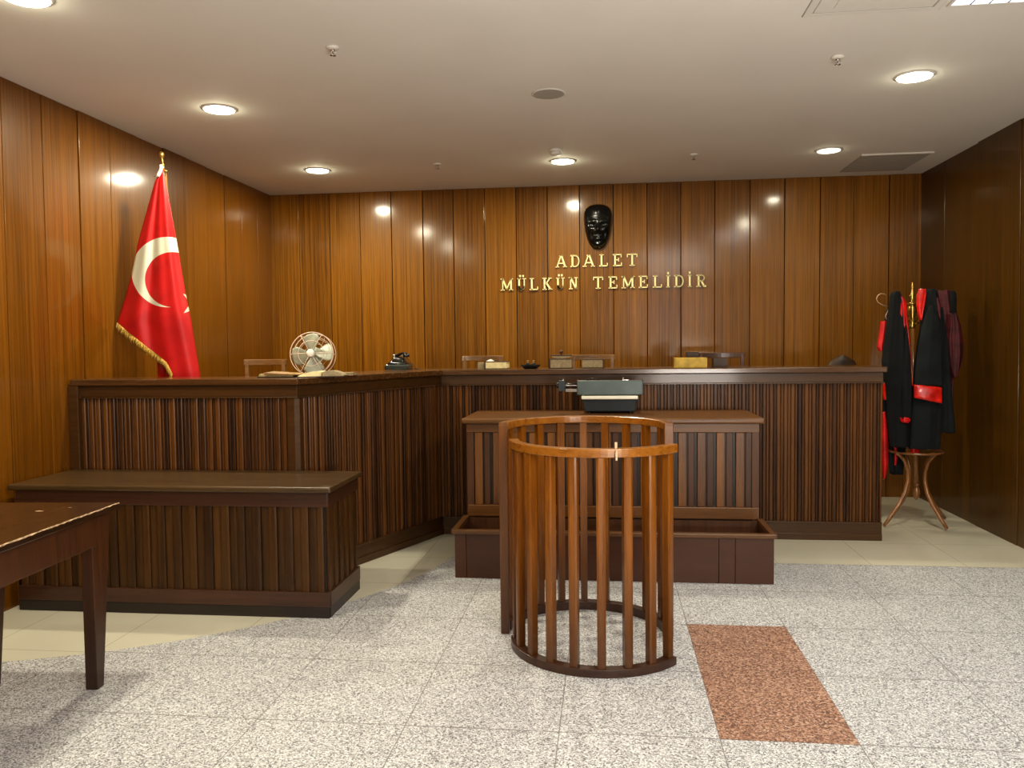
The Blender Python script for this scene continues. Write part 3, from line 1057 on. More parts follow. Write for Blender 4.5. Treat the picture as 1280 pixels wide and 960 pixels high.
# ------------------------------------------------------------------ desk-top things
def place_book(name, label, cat, a, b, Y, dep, cover='leather', pages='paper', group=None, yaw=0, spine=None, base=T):
    """closed book lying flat, page block towards the room; a,b = pixel x of its ends, Y = front, height by pixel"""
    (ax, az), (bx_, _) = a, b
    pa, pb = W(ax, az, Y), W(bx_, az, Y)
    x0, x1 = pa.x, pb.x
    hgt = pa.z - base
    o = thing(name, label, cat, ((x0 + x1) / 2, Y + dep / 2, base), group)
    t = min(.005, hgt * .12)
    Rz = Matrix.Translation(((x0 + x1) / 2, Y + dep / 2, 0)) @ Matrix.Rotation(math.radians(yaw), 4, 'Z') @ Matrix.Translation((-(x0 + x1) / 2, -(Y + dep / 2), 0))
    MB().box((x0 + .004, Y + .004, base + t), (x1 - .004, Y + dep - .004, base + hgt - t)).xform(Rz).build('pages', pages, o, bevel=.002)
    mb = MB().box((x0, Y, base), (x1, Y + dep, base + t)).box((x0, Y, base + hgt - t), (x1, Y + dep, base + hgt))
    if spine == 'left':
        mb.box((x0 - .004, Y, base), (x0 + .003, Y + dep, base + hgt))
    elif spine == 'right':
        mb.box((x1 - .003, Y, base), (x1 + .004, Y + dep, base + hgt))
    elif spine == 'front':
        mb.box((x0, Y - .003, base), (x1, Y + .004, base + hgt))
    mb.xform(Rz).build('cover', cover, o, bevel=.0015)
    return o, x0, x1, base + hgt


# left group: folder, open book, thin book
g1 = 'books and folders beside the fan'
def slab_book(px0, px1, pyt, Y, dep, name, label, cat, covers, skew=0.0, group=g1):
    return place_book(name, label, cat, (px0, pyt), (px1, pyt), Y, dep, *covers, group=group)


P0, P1 = W(323, 460, 5.02), W(372, 462, 5.02)
fo_ = thing('document_folder', 'worn tan cardboard folder stuffed with papers, left of the fan', 'folder', ((P0.x + P1.x) / 2, 5.1, T), g1)
mb = MB()
mb.hexa([(P0.x, 5.0, T), (P0.x + .26, 4.98, T), (P0.x + .27, 5.19, T), (P0.x + .02, 5.20, T)], [(P0.x, 5.0, T + .008), (P0.x + .26, 4.98, T + .006), (P0.x + .27, 5.19, T + .006), (P0.x + .02, 5.20, T + .008)])
mb.build('lower_cover', 'leather', fo_)
mb = MB()
for i in range(5):
    o_ = rs.uniform(-.006, .006)
    mb.hexa([(P0.x + .006 + o_, 5.005, T + .008 + i * .0035), (P0.x + .24 + o_, 4.99, T + .008 + i * .0035), (P0.x + .25, 5.18, T + .008 + i * .0035), (P0.x + .02, 5.19, T + .008 + i * .0035)],
            [(P0.x + .006 + o_, 5.005, T + .0108 + i * .0035), (P0.x + .24 + o_, 4.99, T + .0108 + i * .0035), (P0.x + .25, 5.18, T + .0108 + i * .0035), (P0.x + .02, 5.19, T + .0108 + i * .0035)])
mb.build('papers', 'paper', fo_)
mb = MB().hexa([(P0.x + .05, 4.985, T + .022), (P0.x + .28, 4.975, T + .018), (P0.x + .29, 5.17, T + .018), (P0.x + .03, 5.19, T + .026)],
               [(P0.x + .05, 4.985, T + .032), (P0.x + .28, 4.975, T + .021), (P0.x + .29, 5.17, T + .022), (P0.x + .03, 5.19, T + .036)])
mb.build('upper_cover', 'board', fo_)

# open book lying before the fan
P0, P1 = W(372, 464, 5.0), W(422, 462, 5.0)
x0, x1 = P0.x + .02, P1.x
ob = thing('open_book', 'thick open book with bright cream pages lying in front of the fan', 'book', ((x0 + x1) / 2, 5.08, T), g1)
xm = x0 + (x1 - x0) * .52
for side, mt_, nm in ((0, 'paper_bright', 'left_pages'), (1, 'paper_grey', 'right_pages')):
    rows = []
    for i in range(9):
        t = i / 8
        if side == 0:
            x = x0 + (xm - x0) * t
            zz = T + .012 + .026 * math.sin(min(1, t * 1.3) * PI / 2) * (1 - .25 * max(0, t - .85) / .15)
        else:
            x = xm + (x1 - xm) * t
            zz = T + .012 + .028 * math.sin(min(1, (1 - t) * 1.5) * PI / 2) * (1 - .25 * max(0, .15 - t) / .15)
        sk = .02 * (1 if side else -1)
        rows.append([(x - (.012 if side == 0 else 0), 4.975 + .07 * (i / 8 + side), T + .006), (x + .0, 5.14 + .05 * (t + side) * .6, T + .006), (x, 5.14 + .05 * (t + side) * .6, zz), (x - (.012 if side == 0 else 0), 4.985 + .07 * (i / 8 + side), zz)])
    MB().rings(rows, smooth=False).build(nm, mt_, ob)
MB().hexa([(x0 - .02, 4.97, T), (x1 + .004, 5.11, T), (x1 + .004, 5.205, T), (x0 - .004, 5.16, T)], [(x0 - .02, 4.97, T + .006), (x1 + .004, 5.11, T + .006), (x1 + .004, 5.205, T + .006), (x0 - .004, 5.16, T + .006)]).build('cover', 'leather', ob)
place_book('book', 'thin tan book lying flat, right of the open book', 'book', (424, 465.6), (441, 465.6), 5.28, .10, 'board', 'paper_grey', g1)

# main section books
g2 = 'books on the main section of the judges\' desk'
place_book('book', 'thick dark book with pale page edges, near the left wooden chair', 'book', (606, 451.9), (634, 451.9), 6.50, .19, 'leather', 'paper_bright', g2, 0, 'left')
o = MB().box(W(597, 452, 6.58).to_tuple()[:1] + (6.58, T), (W(605.3, 452, 6.58).x, 6.70, T + .052)).build('book', 'paper_grey', org=(W(601, 452, 6.58).x, 6.65, T))
tag(o, 'grey cloth book standing just left of the thick pale-paged book', 'book', g2)
P = W(613, 449.5, 6.56)
zb_ = W(606, 451.9, 6.50).z
o = MB().poly([(P.x - .03, 6.52, zb_ + .001), (P.x + .02, 6.51, zb_ + .001), (P.x + .03, 6.58, zb_ + .001), (P.x - .02, 6.60, zb_ + .001), (P.x - .005, 6.54, zb_ + .016), (P.x + .006, 6.56, zb_ + .018)], [(0, 1, 4), (1, 2, 5, 4), (2, 3, 5), (3, 0, 4, 5), (0, 3, 2, 1)]).build('crumpled_paper', 'white', org=(P.x, 6.55, zb_))
tag(o, 'small crumpled white paper on the thick dark book', 'paper')
_, bx_a, bx_b, zt_ = place_book('book', 'thick book carrying the ink blotter, left of the middle chair', 'book', (687, 448.6), (715, 448.6), 6.50, .2, 'leather', 'paper_grey', g2, 0, 'left')
# rocker blotter on it
xm = (bx_a + bx_b) / 2
bl = thing('ink_blotter', 'dark rocker ink blotter with round brown knob, on a thick book', 'blotter', (xm, 6.58, zt_))
mb = MB()
rows = []
for i in range(13):
    t = -1 + 2 * i / 12
    z0 = zt_ + .002 + .012 * t * t
    rows.append([(xm + t * .075, 6.55, z0), (xm + t * .075, 6.62, z0), (xm + t * .078, 6.62, zt_ + .022), (xm + t * .078, 6.55, zt_ + .022)])
mb.rings(rows, smooth=False).build('rocker', 'paper_grey', bl)
MB().box((xm - .084, 6.545, zt_ + .022), (xm + .084, 6.625, zt_ + .030)).build('plate', 'leather', bl, bevel=.002)
MB().lathe([(.007, .03), (.006, .040), (.014, .048), (.017, .056), (.014, .064), (.004, .068)], c=(xm, 6.585, zt_), seg=16).build('knob', 'dock_post', bl)
place_book('book', 'thick grey-paged book lying in front of the middle chair', 'book', (727, 449.3), (754, 449.3), 6.52, .19, 'leather', 'paper_grey', g2, 0, 'right')
# inkstand
P = W(662.5, 460, 6.48)
ik = thing('inkstand', 'small dark boat-shaped inkstand with two brass-knobbed inkwells', 'inkstand', (P.x, 6.52, T))
mb = MB()
rows = []
for z, sx, sy in ((T, .045, .022), (T + .006, .058, .03), (T + .02, .075, .04), (T + .03, .082, .045), (T + .033, .082, .045), (T + .028, .076, .04)):
    rows.append([(P.x + sx * math.cos(a * PI / 12), 6.52 + sy * math.sin(a * PI / 12), z) for a in range(24)])
mb.rings(rows).build('tray', 'bakelite', ik)
for dx in (-.022, .025):
    w_ = MB().lathe([(.014, .026), (.016, .03), (.016, .042), (.012, .046)], c=(P.x + dx, 6.52, T), seg=14).build('inkwell', 'black_metal', ik)
    MB().lathe([(.012, .046), (.005, .050), (.005, .054), (.009, .058), (.010, .062), (.004, .068)], c=(P.x + dx, 6.52, T), seg=12).build('knob', 'board', w_)
# yellow law book at right
_, ya, yb_, yz = place_book('book', 'bright yellow covered thick book towards the right end of the desk', 'book', (844, 447.4), (884, 447.4), 6.45, .17, 'yellow', 'yellow', g2, 0, 'front')
P = W(866, 440, 6.72)
o = MB().box((P.x - .052, 6.68, T), (P.x + .045, 6.76, P.z)).build('book', 'leather', org=(P.x, 6.72, T), bevel=.003)
tag(o, 'upright dark brown book behind the bright yellow book', 'book', g2)
o, _, _, _ = place_book('book', 'dim brown-grey book in front of the rightmost wooden chair', 'book', (892, 448), (910, 448), 6.55, .16, 'leather', 'leather', g2, 0, 'front')


# ------------------------------------------------------------------ chairs behind desk
def chair(x0, x1, ztop, Y, mt, label, zf=.32, rail=.045):
    w = x1 - x0
    c = thing('wooden_chair', label, 'chair', ((x0 + x1) / 2, Y, zf), 'wooden chairs behind the judges\' desk')
    seat = zf + .45
    MB().box((x0 + .0, Y - .42, seat - .03), (x1 - .0, Y - .0, seat)).build('seat', mt, c, bevel=.008)
    for xx in (x0, x1 - .032):
        MB().box((xx, Y - .41, zf), (xx + .032, Y - .378, seat - .03)).build('leg', mt, c, bevel=.003)
        MB().hexa([(xx, Y - .03, zf), (xx + .032, Y - .03, zf), (xx + .032, Y, zf), (xx, Y, zf)], [(xx, Y + .01, ztop - .012), (xx + .03, Y + .01, ztop - .012), (xx + .03, Y + .035, ztop - .012), (xx, Y + .035, ztop - .012)]).build('leg', mt, c, bevel=.003)
    rows = []
    for i in range(13):
        t = i / 12
        yb2 = Y + .035 + .03 * math.sin(PI * t)
        x = x0 - .006 + (w + .012) * t
        rows.append([(x, yb2 - .03, ztop - rail), (x, yb2, ztop - rail), (x, yb2, ztop), (x, yb2 - .03, ztop)])
    MB().rings(rows, smooth=False).build('top_rail', mt, c, bevel=.004)
    MB().box((x0 + .03, Y, seat + .18), (x1 - .03, Y + .018, seat + .24)).build('back_slat', mt, c, bevel=.003)
    return c


def chair_px(a, b, py, Y, mt, label):
    A1, B1 = W(a, py, Y), W(b, py, Y)
    chair(A1.x, B1.x, A1.z, Y, mt, label)


chair_px(305, 356, 449.5, 5.95, 'chair', 'wooden chair behind the desk corner, directly left of the fan')
chair_px(578, 628, 445, 7.15, 'chair', 'light wooden chair behind the book beside the inkstand')
chair_px(715, 768, 443.8, 7.15, 'chair', 'middle light wooden chair, below the gold letters')
chair_px(874, 931, 441, 7.15, 'chair_dark', 'dark wooden chair behind the bright yellow book')

# office chair behind right end
oc = thing('office_chair', 'black office chair mostly hidden behind the right end of the judges\' desk', 'chair', (2.04, 7.42, 0))
rows = []
for j in range(17):
    t = j / 16
    z = .62 + .765 * t
    hw = .15 * (1 - .1 * t) * (1 if t < .8 else math.sqrt(max(.02, 1 - ((t - .8) / .2) ** 2)))
    rows.append([(1.985 + hw * math.cos(a * PI / 10), 7.22 - .02 * t + .045 * math.sin(a * PI / 10), z) for a in range(20)])
MB().rings(rows).build('backrest', 'leather', oc)
MB().lathe([(.02, .44), (.22, .45), (.235, .48), (.22, .52), (.02, .53)], c=(2.02, 7.45, 0), seg=24).build('seat', 'cloth2', oc)
MB().lathe([(.03, .09), (.03, .3), (.02, .3), (.02, .45)], c=(2.02, 7.45, 0), seg=14).build('gas_column', 'black_metal', oc)
MB().tube([(2.02, 7.42, .44), (2.02, 7.26, .47), (2.02, 7.25, .72)], .018, 8).build('back_arm', 'black_metal', oc)
for k in range(5):
    a = math.radians(-15 + 72 * k)
    e = (2.02 + .27 * math.cos(a), 7.45 + .27 * math.sin(a))
    l = MB().tube([(2.02, 7.45, .11), (e[0], e[1], .075)], [.024, .015], 8).build('leg', 'black_metal', oc)
    MB().lathe([(.02, -.02), (.028, -.012), (.028, .012), (.02, .02)], c=(e[0], e[1], .028), seg=14, axis='x').build('castor', 'black_metal', l)

# ------------------------------------------------------------------ fan
FX, FY, FZ = W(391.3, 447, 5.30).x, 5.30, T + .1445
fan = thing('desk_fan', 'old metal desk fan with cream wire cage and four grey-green blades', 'fan', (FX, FY + .02, T))
tilt = Matrix.Translation((FX, FY, FZ)) @ Matrix.Rotation(math.radians(-8), 4, 'X') @ Matrix.Rotation(math.radians(6), 4, 'Z')
R0 = .144


def ring(mb, r, y, w=.0021, n=48):
    mb.tube([(r * math.cos(i * 2 * PI / n), y, r * math.sin(i * 2 * PI / n)) for i in range(n)], w, 6, closed=True)


mb = MB()
ring(mb, R0, -.035, .003)
ring(mb, R0, .045, .003)
ring(mb, .121, .062)
ring(mb, .112, .068, .0018)
ring(mb, .085, -.055)
ring(mb, .080, .075)
for k in range(6):
    a = math.radians(2 + k * 60)
    c, s = math.cos(a), math.sin(a)
    mb.tube([(.022 * c, -.066, .022 * s), (.085 * c, -.057, .085 * s), (.135 * c, -.047, .135 * s), (R0 * c, -.035, R0 * s), (R0 * c, .045, R0 * s), (.12 * c, .066, .12 * s), (.03 * c, .08, .03 * s)], .0022, 6)
mb.xform(tilt).build('cage', 'fan_wire', fan)
MB().lathe([(.004, -.078), (.018, -.078), (.026, -.072), (.027, -.064), (.018, -.060), (.010, -.060)], seg=20, axis='y').xform(tilt).build('badge_ring', 'white', fan)
mb = MB()
MB().lathe([(.004, -.045), (.014, -.040), (.018, -.02), (.018, .015), (.01, .02)], seg=18, axis='y').xform(tilt).build('hub', 'white', fan)
MB().lathe([(.02, .02), (.05, .03), (.055, .07), (.05, .12), (.03, .14), (.01, .145)], seg=20, axis='y').xform(tilt).build('motor', 'fan_blade', fan)
for k in range(4):
    a0 = math.radians(8 + 90 * k)
    rows = []
    for j in range(11):
        t = j / 10
        r = .018 + .120 * t
        hw = .012 + .058 * math.sin(min(1, t * 1.15) * PI / 2) * (1 if t < .6 else math.sqrt(max(.02, 1 - ((t - .6) / .41) ** 2)))
        row = []
        for i in range(9):
            q = -1 + i / 4
            ta = hw * q
            tw = math.radians(32 - 14 * t)
            x, z = r, ta * math.cos(tw)
            y = ta * math.sin(tw) - .004 * (1 - q * q)
            row.append((x * math.cos(a0) - z * math.sin(a0), y - .005, x * math.sin(a0) + z * math.cos(a0)))
        rows.append(row)
    MB().rings(rows, closed=False).xform(tilt).build('blade', 'fan_blade', fan, solid=.0015)
MB().lathe([(.085, 0), (.085, .008), (.06, .02), (.03, .026), (.018, .04)], c=(FX, FY + .09, T), seg=24).tube([(FX, FY + .09, T + .03), (FX, FY + .09, FZ)], .012, 10).build('base', 'fan_blade', fan)

# ------------------------------------------------------------------ telephone
TX, TY = W(498.5, 460, 6.62).x, 6.62
ph = thing('telephone', 'old black rotary telephone with handset on its cradle', 'telephone', (TX, TY, T))
s_ = W(513, 460, TY).x - W(483.5, 460, TY).x
hw = s_ / 2


def rrect(hw, hd, z, r=.02, cx=0, cy=0, n=4):
    pts = []
    for qx, qy, a0 in ((1, -1, -90), (1, 1, 0), (-1, 1, 90), (-1, -1, 180)):
        for i in range(n + 1):
            a = math.radians(a0 + 90 * i / n)
            pts.append((TX + cx + qx * (hw - r) + r * math.cos(a), TY + cy + qy * (hd - r) + r * math.sin(a), z))
    return pts


MB().rings([rrect(hw - .003, .095, T), rrect(hw, .098, T + .006), rrect(hw, .098, T + .03), rrect(hw - .008, .09, T + .042)], smooth=False).build('base', 'phone_base', ph, bevel=.002)
MB().rings([rrect(hw - .012, .085, T + .042), rrect(hw * .62, .062, T + .068, cy=.01), rrect(hw * .48, .04, T + .092, .015, cy=.02), rrect(hw * .42, .03, T + .104, .012, cy=.02)]).build('body', 'bakelite', ph)
tm = Matrix.Translation((TX - .005, TY - .045, T + .066)) @ Matrix.Rotation(math.radians(-48), 4, 'X')
dial = MB().lathe([(.0, -.004), (.038, -.004), (.040, 0), (.036, .006), (.0, .008)][::-1][:4], seg=24).xform(tm).build('dial', 'chrome', ph)
mb = MB()
for k in range(10):
    a = math.radians(20 + 30 * k)
    mb.lathe([(.001, .0055), (.0055, .0062), (.0055, .0078), (.001, .008)], c=(.026 * math.cos(a), .026 * math.sin(a), 0), seg=10)
mb.xform(tm).build('finger_holes', 'black_metal', dial)
mb = MB()
for dx in (-.035, .035):
    mb.box((TX + dx - .006, TY - .01, T + .10), (TX + dx + .006, TY + .045, T + .125))
mb.build('cradle', 'chrome', ph, bevel=.002)
# handset lying across with an oblique tilt
mb = MB()
hp = []
for i in range(13):
    t = -1 + i / 6
    hp.append((TX + .012 + t * .060, TY + .02 - t * .05, T + .128 - .018 * t * t + .016 * t))
mb.tube(hp, [.012 + .002 * abs(i - 6) / 6 for i in range(13)], 12)
for e, sg in ((0, -1), (12, 1)):
    p_ = hp[e]
    mb.lathe([(.012, .005), (.026, -.004), (.030, -.020), (.026, -.028), (.01, -.028)], c=(p_[0], p_[1], p_[2] + .004), seg=16)
mb.build('handset', 'bakelite', ph)
mb = MB()
cp = []
for i in range(41):
    t = i / 40
    x = TX + .07 + .085 * t
    z = T + .115 - .109 * (t ** .9)
    cp.append((x + .002 * math.cos(i * 1.6), TY - .05 + .02 * t + .002 * math.sin(i * 1.6), z))
mb.tube(cp, .0028, 6)
mb.tube([(TX + .155 + .025 * math.cos(a * .5), TY - .01 + .03 * math.sin(a * .5), T + .005) for a in range(12)], .003, 6)
mb.build('cord', 'leather', ph)

# ------------------------------------------------------------------ typewriter (seen from behind)
YT = 5.98
def TP(px, py, Y=YT):
    return W(px, py, Y)


tw = thing('typewriter', 'grey-green typewriter on the clerk\'s table, seen from behind with carriage at left', 'typewriter', (TP(762, 516).x, 6.1, .995))
a, b = TP(721.3, 475.9), TP(803.6, 493.4)
a2, b2 = TP(726.8, 495), TP(797.3, 498.8)
c2, d2 = TP(731.4, 514.7), TP(793.8, 514.7)
base_z = .9952
mb = MB().rings([[(c2.x, YT + .01, base_z + .012), (d2.x, YT + .01, base_z + .012), (d2.x, YT + .26, base_z + .012), (c2.x, YT + .26, base_z + .012)],
                 [(a2.x + .004, YT - .005, b2.z), (b2.x - .004, YT - .005, b2.z), (b2.x - .004, YT + .30, b2.z - .02), (a2.x + .004, YT + .30, b2.z - .02)]], smooth=False)
mb.build('lower_housing', 'tw_low', tw, bevel=.008)
MB().box((a2.x, YT - .035, b2.z), (b2.x, YT + .12, a2.z + .002)).build('cream_band', 'cream', tw, bevel=.006)
MB().box((a2.x + .02, YT - .0, a2.z), (b2.x - .02, YT + .12, b.z + .004)).build('inner_frame', 'black_metal', tw)
MB().box((a.x, YT - .02, b.z), (b.x, YT + .07, a.z)).build('carriage_cover', 'tw_body', tw, bevel=.006)
MB().box((a.x - .001, YT - .018, b.z + .004), (a.x + .006, YT + .068, a.z + .004)).box((b.x - .005, YT - .02, b.z + .003), (b.x + .003, YT + .06, a.z + .003)).build('carriage_end', 'tw_low', tw, bevel=.002)
zr = TP(700, 482).z
rl = MB().lathe([(.016, TP(697, 482).x), (.016, a.x + .02)], c=(0, YT + .03, zr), seg=18, axis='x').build('platen_roller', 'black_metal', tw)
MB().lathe([(.012, TP(694.5, 482).x), (.021, TP(695, 482).x), (.021, TP(698.5, 482).x), (.012, TP(699, 482).x)], c=(0, YT + .03, zr), seg=18, axis='x').build('platen_knob', 'bakelite', tw)
MB().box((TP(701, 482).x, YT + .0, zr - .005), (a.x + .01, YT + .012, zr + .004)).box((TP(707, 488).x, YT - .004, TP(707, 490).z), (a.x + .01, YT + .01, TP(707, 486).z)).build('carriage_rail', 'chrome', tw, bevel=.001)
MB().box((TP(698, 475).x, YT - .01, TP(700, 489).z), (TP(706.5, 475).x, YT + .04, TP(700, 475.5).z)).build('margin_block', 'tw_low', tw, bevel=.003)
MB().tube([(TP(704, 474).x, YT + .02, TP(704, 480).z), (TP(704, 474).x, YT + .02, TP(704, 473.5).z)], .004, 8).build('release_lever', 'chrome', tw)
MB().tube([(TP(734, 473).x, YT + .02, a.z - .002), (TP(735, 472.7).x, YT + .02, a.z + .014), (TP(747, 472.5).x, YT + .02, a.z + .015), (TP(748, 474).x, YT + .02, a.z - .002)], .004, 8).build('paper_bail', 'black_metal', tw)
MB().box((TP(778, 475).x, YT + .0, a.z), (TP(785.5, 475).x, YT + .02, a.z + .008)).tube([(TP(779, 475).x, YT + .01, a.z), (TP(779, 475).x, YT + .01, a.z + .022)], .005, 8).build('paper_guide', 'chrome', tw)
for xx in (c2.x + .03, d2.x - .03):
    for yy in (YT + .04, YT + .22):
        MB().lathe([(.014, 0), (.016, .004), (.014, .014)], c=(xx, yy, base_z), seg=14).build('rubber_foot', 'black_metal', tw)

# ------------------------------------------------------------------ coat stand
SX, SY = 2.50, 6.96
cs = thing('coat_stand', 'bentwood coat stand with curved legs and brass hook crown in the right corner', 'coat stand', (SX, SY, 0))
lean = Vector((-.055, 0, 0))
def SP(z, dx=0, dy=0):
    return (SX + .02 + lean.x * z / 2 * 1.25 + dx, SY + dy, z)
MB().tube([SP(.30), SP(.9), SP(1.74)], [.020, .018, .015], 12).build('pole', 'stand', cs)
ux, uy, _z = SP(.27)
MB().lathe([(.006, .20), (.018, .215), (.028, .245), (.030, .27), (.022, .30), (.016, .31), (.024, .325), (.020, .34)], c=(ux, uy, 0), seg=18).build('turned_bulb', 'stand', cs)
for fx, fy in ((2.208, 6.80), (2.657, 6.716), (2.40, 7.20), (2.80, 7.13)):
    d = Vector((fx - ux, fy - uy, 0))
    L_ = d.length
    d.normalize()
    pts = []
    for r, z in ((L_, .010), (L_ * .8, .075), (L_ * .55, .165), (L_ * .36, .26), (L_ * .27, .36), (L_ * .28, .44), (L_ * .38, .52), (L_ * .55, .575), (L_ * .62, .585)):
        pts.append((ux + d.x * r, uy + d.y * r, z + .008))
    MB().tube(pts, [.013, .0155, .017, .017, .0165, .016, .015, .014, .012], 10).build('leg', 'stand', cs)
n = 36
MB().tube([(ux - .01 + .20 * math.cos(i * 2 * PI / n), uy + .20 * math.sin(i * 2 * PI / n), .60) for i in range(n)], .010, 8, closed=True).build('ring', 'stand', cs)
qx, qy, _z = SP(1.72)
MB().lathe([(.016, 1.60), (.024, 1.605), (.027, 1.62), (.02, 1.635), (.026, 1.65), (.024, 1.70), (.034, 1.74), (.036, 1.77), (.022, 1.79), (.040, 1.797), (.040, 1.803), (.018, 1.81), (.015, 1.86), (.010, 1.91), (.007, 1.925), (.011, 1.932), (.006, 1.94), (.009, 1.95), (.006, 1.96), (.003, 1.975)], c=(qx, qy, 0), seg=18).build('finial', 'brass', cs)
for k in range(6):
    a = math.radians(k * 60 + 5)
    c, s = math.cos(a), math.sin(a)
    big = MB().tube([(qx + c * r, qy + s * r, z) for r, z in ((.02, 1.66), (.06, 1.70), (.10, 1.78), (.13, 1.85), (.155, 1.865), (.165, 1.85))], [.006, .006, .006, .0055, .005, .006], 8)
    big.tube([(qx + c * r, qy + s * r, z) for r, z in ((.02, 1.64), (.045, 1.635), (.06, 1.65), (.062, 1.67))], .004, 8)
    big.build('hook', 'brass', cs)


# ------------------------------------------------------------------ robes
def D(px, py, Y=SY):
    return W(1060 + px / 2.595, 330 + py / 2.595, Y)


def drape(rows, Y, dep, folds=5, amp=.2, seed=0, n=40, ph=0.0, sm=7):
    """hanging cloth: closed tube through (row y, left x, right x) outlines read as widths at depth Y"""
    mb = MB()
    # resample
    pts = [(r[0], r[1], r[2], r[3] if len(r) > 3 else 1.0) for r in rows]
    out = []
    for (p, q) in zip(pts[:-1], pts[1:]):
        for i in range(sm):
            t = i / sm
            out.append([p[k] + (q[k] - p[k]) * t for k in range(4)])
    out.append(pts[-1])
    R = []
    for j, (py, xl, xr, dd) in enumerate(out):
        a, b = D(xl, py, Y), D(xr, py, Y)
        cxx, hw, z = (a.x + b.x) / 2, (b.x - a.x) / 2, (a.z + b.z) / 2
        t = j / (len(out) - 1)
        ring_ = []
        for i in range(n):
            th = 2 * PI * i / n
            m = 1 + amp * (.25 + .75 * t) * math.sin(folds * th + ph + seed + t * 1.1) + amp * .4 * math.sin((folds * 2 + 1) * th + seed * 2.3 + t * 2)
            ring_.append((cxx + hw * math.cos(th) * (1 + (m - 1) * .12), Y + dep * dd * math.sin(th) * m, z + .004 * math.sin(folds * th + seed)))
        R.append(ring_)
    return mb.rings(R)


gr = 'robes hanging on the coat stand'
# left robe
r1 = thing('judge_robe', 'black robe with red lining hanging on the left side of the coat stand', 'robe', tuple(D(155, 92)), gr)
drape([(90, 148, 160), (100, 140, 170), (130, 135, 178), (170, 130, 186), (250, 118, 194), (320, 110, 202), (400, 124, 208), (470, 128, 208), (510, 130, 202), (560, 134, 200), (592, 140, 196)], SY - .10, .075, 5, .22, 1).build('robe_body', 'cloth', r1)
drape([(105, 168, 176), (125, 168, 189), (160, 168, 190), (190, 174, 190), (206, 180, 186)], SY - .165, .018, 3, .2, 2, n=24).build('collar_lining', 'red', r1)
drape([(150, 182, 190), (190, 182, 194), (260, 190, 201), (330, 198, 206), (385, 204, 208), (395, 206, 208)], SY - .15, .02, 3, .2, 5, n=24).build('front_facing', 'red2', r1)
drape([(200, 184, 189), (250, 182, 196), (310, 180, 203), (400, 174, 206), (460, 170, 206), (500, 168, 204)], SY - .175, .03, 4, .15, 3, n=28).build('sleeve', 'cloth', r1)
drape([(497, 168, 203), (510, 170, 202), (514, 176, 196)], SY - .175, .031, 4, .15, 3, n=28).build('sleeve_cuff', 'red', r1)
# red robe parts behind left robe
r2 = thing('red_lined_robe', 'red-faced dark robe behind the left black robe, red edge showing beside the desk end', 'robe', tuple(D(120, 180, SY + .05)), gr)
drape([(150, 126, 140), (185, 118, 145), (300, 112, 160), (400, 110, 160), (560, 112, 185), (600, 130, 186), (680, 136, 178)], SY + .06, .05, 5, .2, 4).build('robe_body', 'cloth2', r2)
drape([(186, 106, 127), (200, 104, 127), (240, 99, 122), (270, 94, 117), (282, 100, 112)], SY - .02, .03, 3, .15, 6, n=24).build('sleeve_cuff', 'red', r2)
drape([(388, 112, 127), (400, 112, 128), (425, 114, 127), (440, 116, 124)], SY - .02, .03, 3, .15, 6, n=24).build('hanging_cuff', 'red2', r2)
drape([(480, 108, 120), (520, 108, 129), (580, 108, 131), (640, 110, 130), (680, 112, 124), (696, 113, 119)], SY - .0, .025, 3, .15, 7, n=24).build('front_facing', 'red', r2)
drape([(592, 148, 160), (630, 149, 161), (652, 150, 155)], SY - .02, .012, 3, .15, 8, n=20).build('lining_strip', 'red', r2)
# right robe
r3 = thing('judge_robe', 'black robe with wide red cuff hanging on the right side of the coat stand', 'robe', tuple(D(268, 85)), gr)
drape([(82, 258, 278), (92, 250, 288), (130, 245, 296), (160, 240, 302), (250, 226, 306), (330, 214, 306), (420, 210, 304), (500, 202, 300), (560, 199, 297), (598, 198, 294)], SY - .14, .07, 5, .2, 2.2).build('robe_body', 'cloth2', r3)
drape([(140, 280, 304), (250, 280, 322), (400, 280, 334), (500, 280, 344), (546, 282, 348)], SY - .02, .05, 4, .22, 3.4).build('back_panel', 'cloth2', r3)
drape([(82, 230, 252), (100, 223, 254), (130, 221, 250), (160, 226, 243), (182, 232, 237)], SY - .18, .022, 4, .35, 9, n=28).build('collar_lining', 'red2', r3)
drape([(110, 284, 292), (140, 288, 300), (165, 292, 301), (180, 296, 299)], SY - .205, .010, 3, .2, 4, n=20).build('neck_edge', 'maroon', r3)
drape([(135, 262, 276), (165, 250, 290), (200, 240, 298), (260, 228, 303), (340, 219, 304), (396, 216, 304)], SY - .215, .032, 4, .14, 1.3, n=32).build('sleeve', 'cloth2', r3)
# cuff: satin band, slightly skewed
mb = MB()
rows = []
for k in range(7):
    t = k / 6
    ring_ = []
    for i in range(28):
        th = 2 * PI * i / 28
        u = (1 + math.cos(th)) / 2
        px_ = 214 + (305 - 214) * u
        py_ = (391 + 10 * u) + t * (42 + 9 * u)
        q_ = D(px_, py_, SY - .22)
        ring_.append((q_.x, SY - .22 + .036 * math.sin(th) * (1 + .12 * math.sin(4 * th + t * 3)), q_.z + .003 * math.sin(5 * th)))
    rows.append(ring_)
mb.rings(rows).build('sleeve_cuff', 'red2', r3)
drape([(592, 202, 228), (604, 202, 233), (614, 204, 230)], SY - .10, .02, 3, .2, 1, n=20).build('hem_lining', 'red', r3)
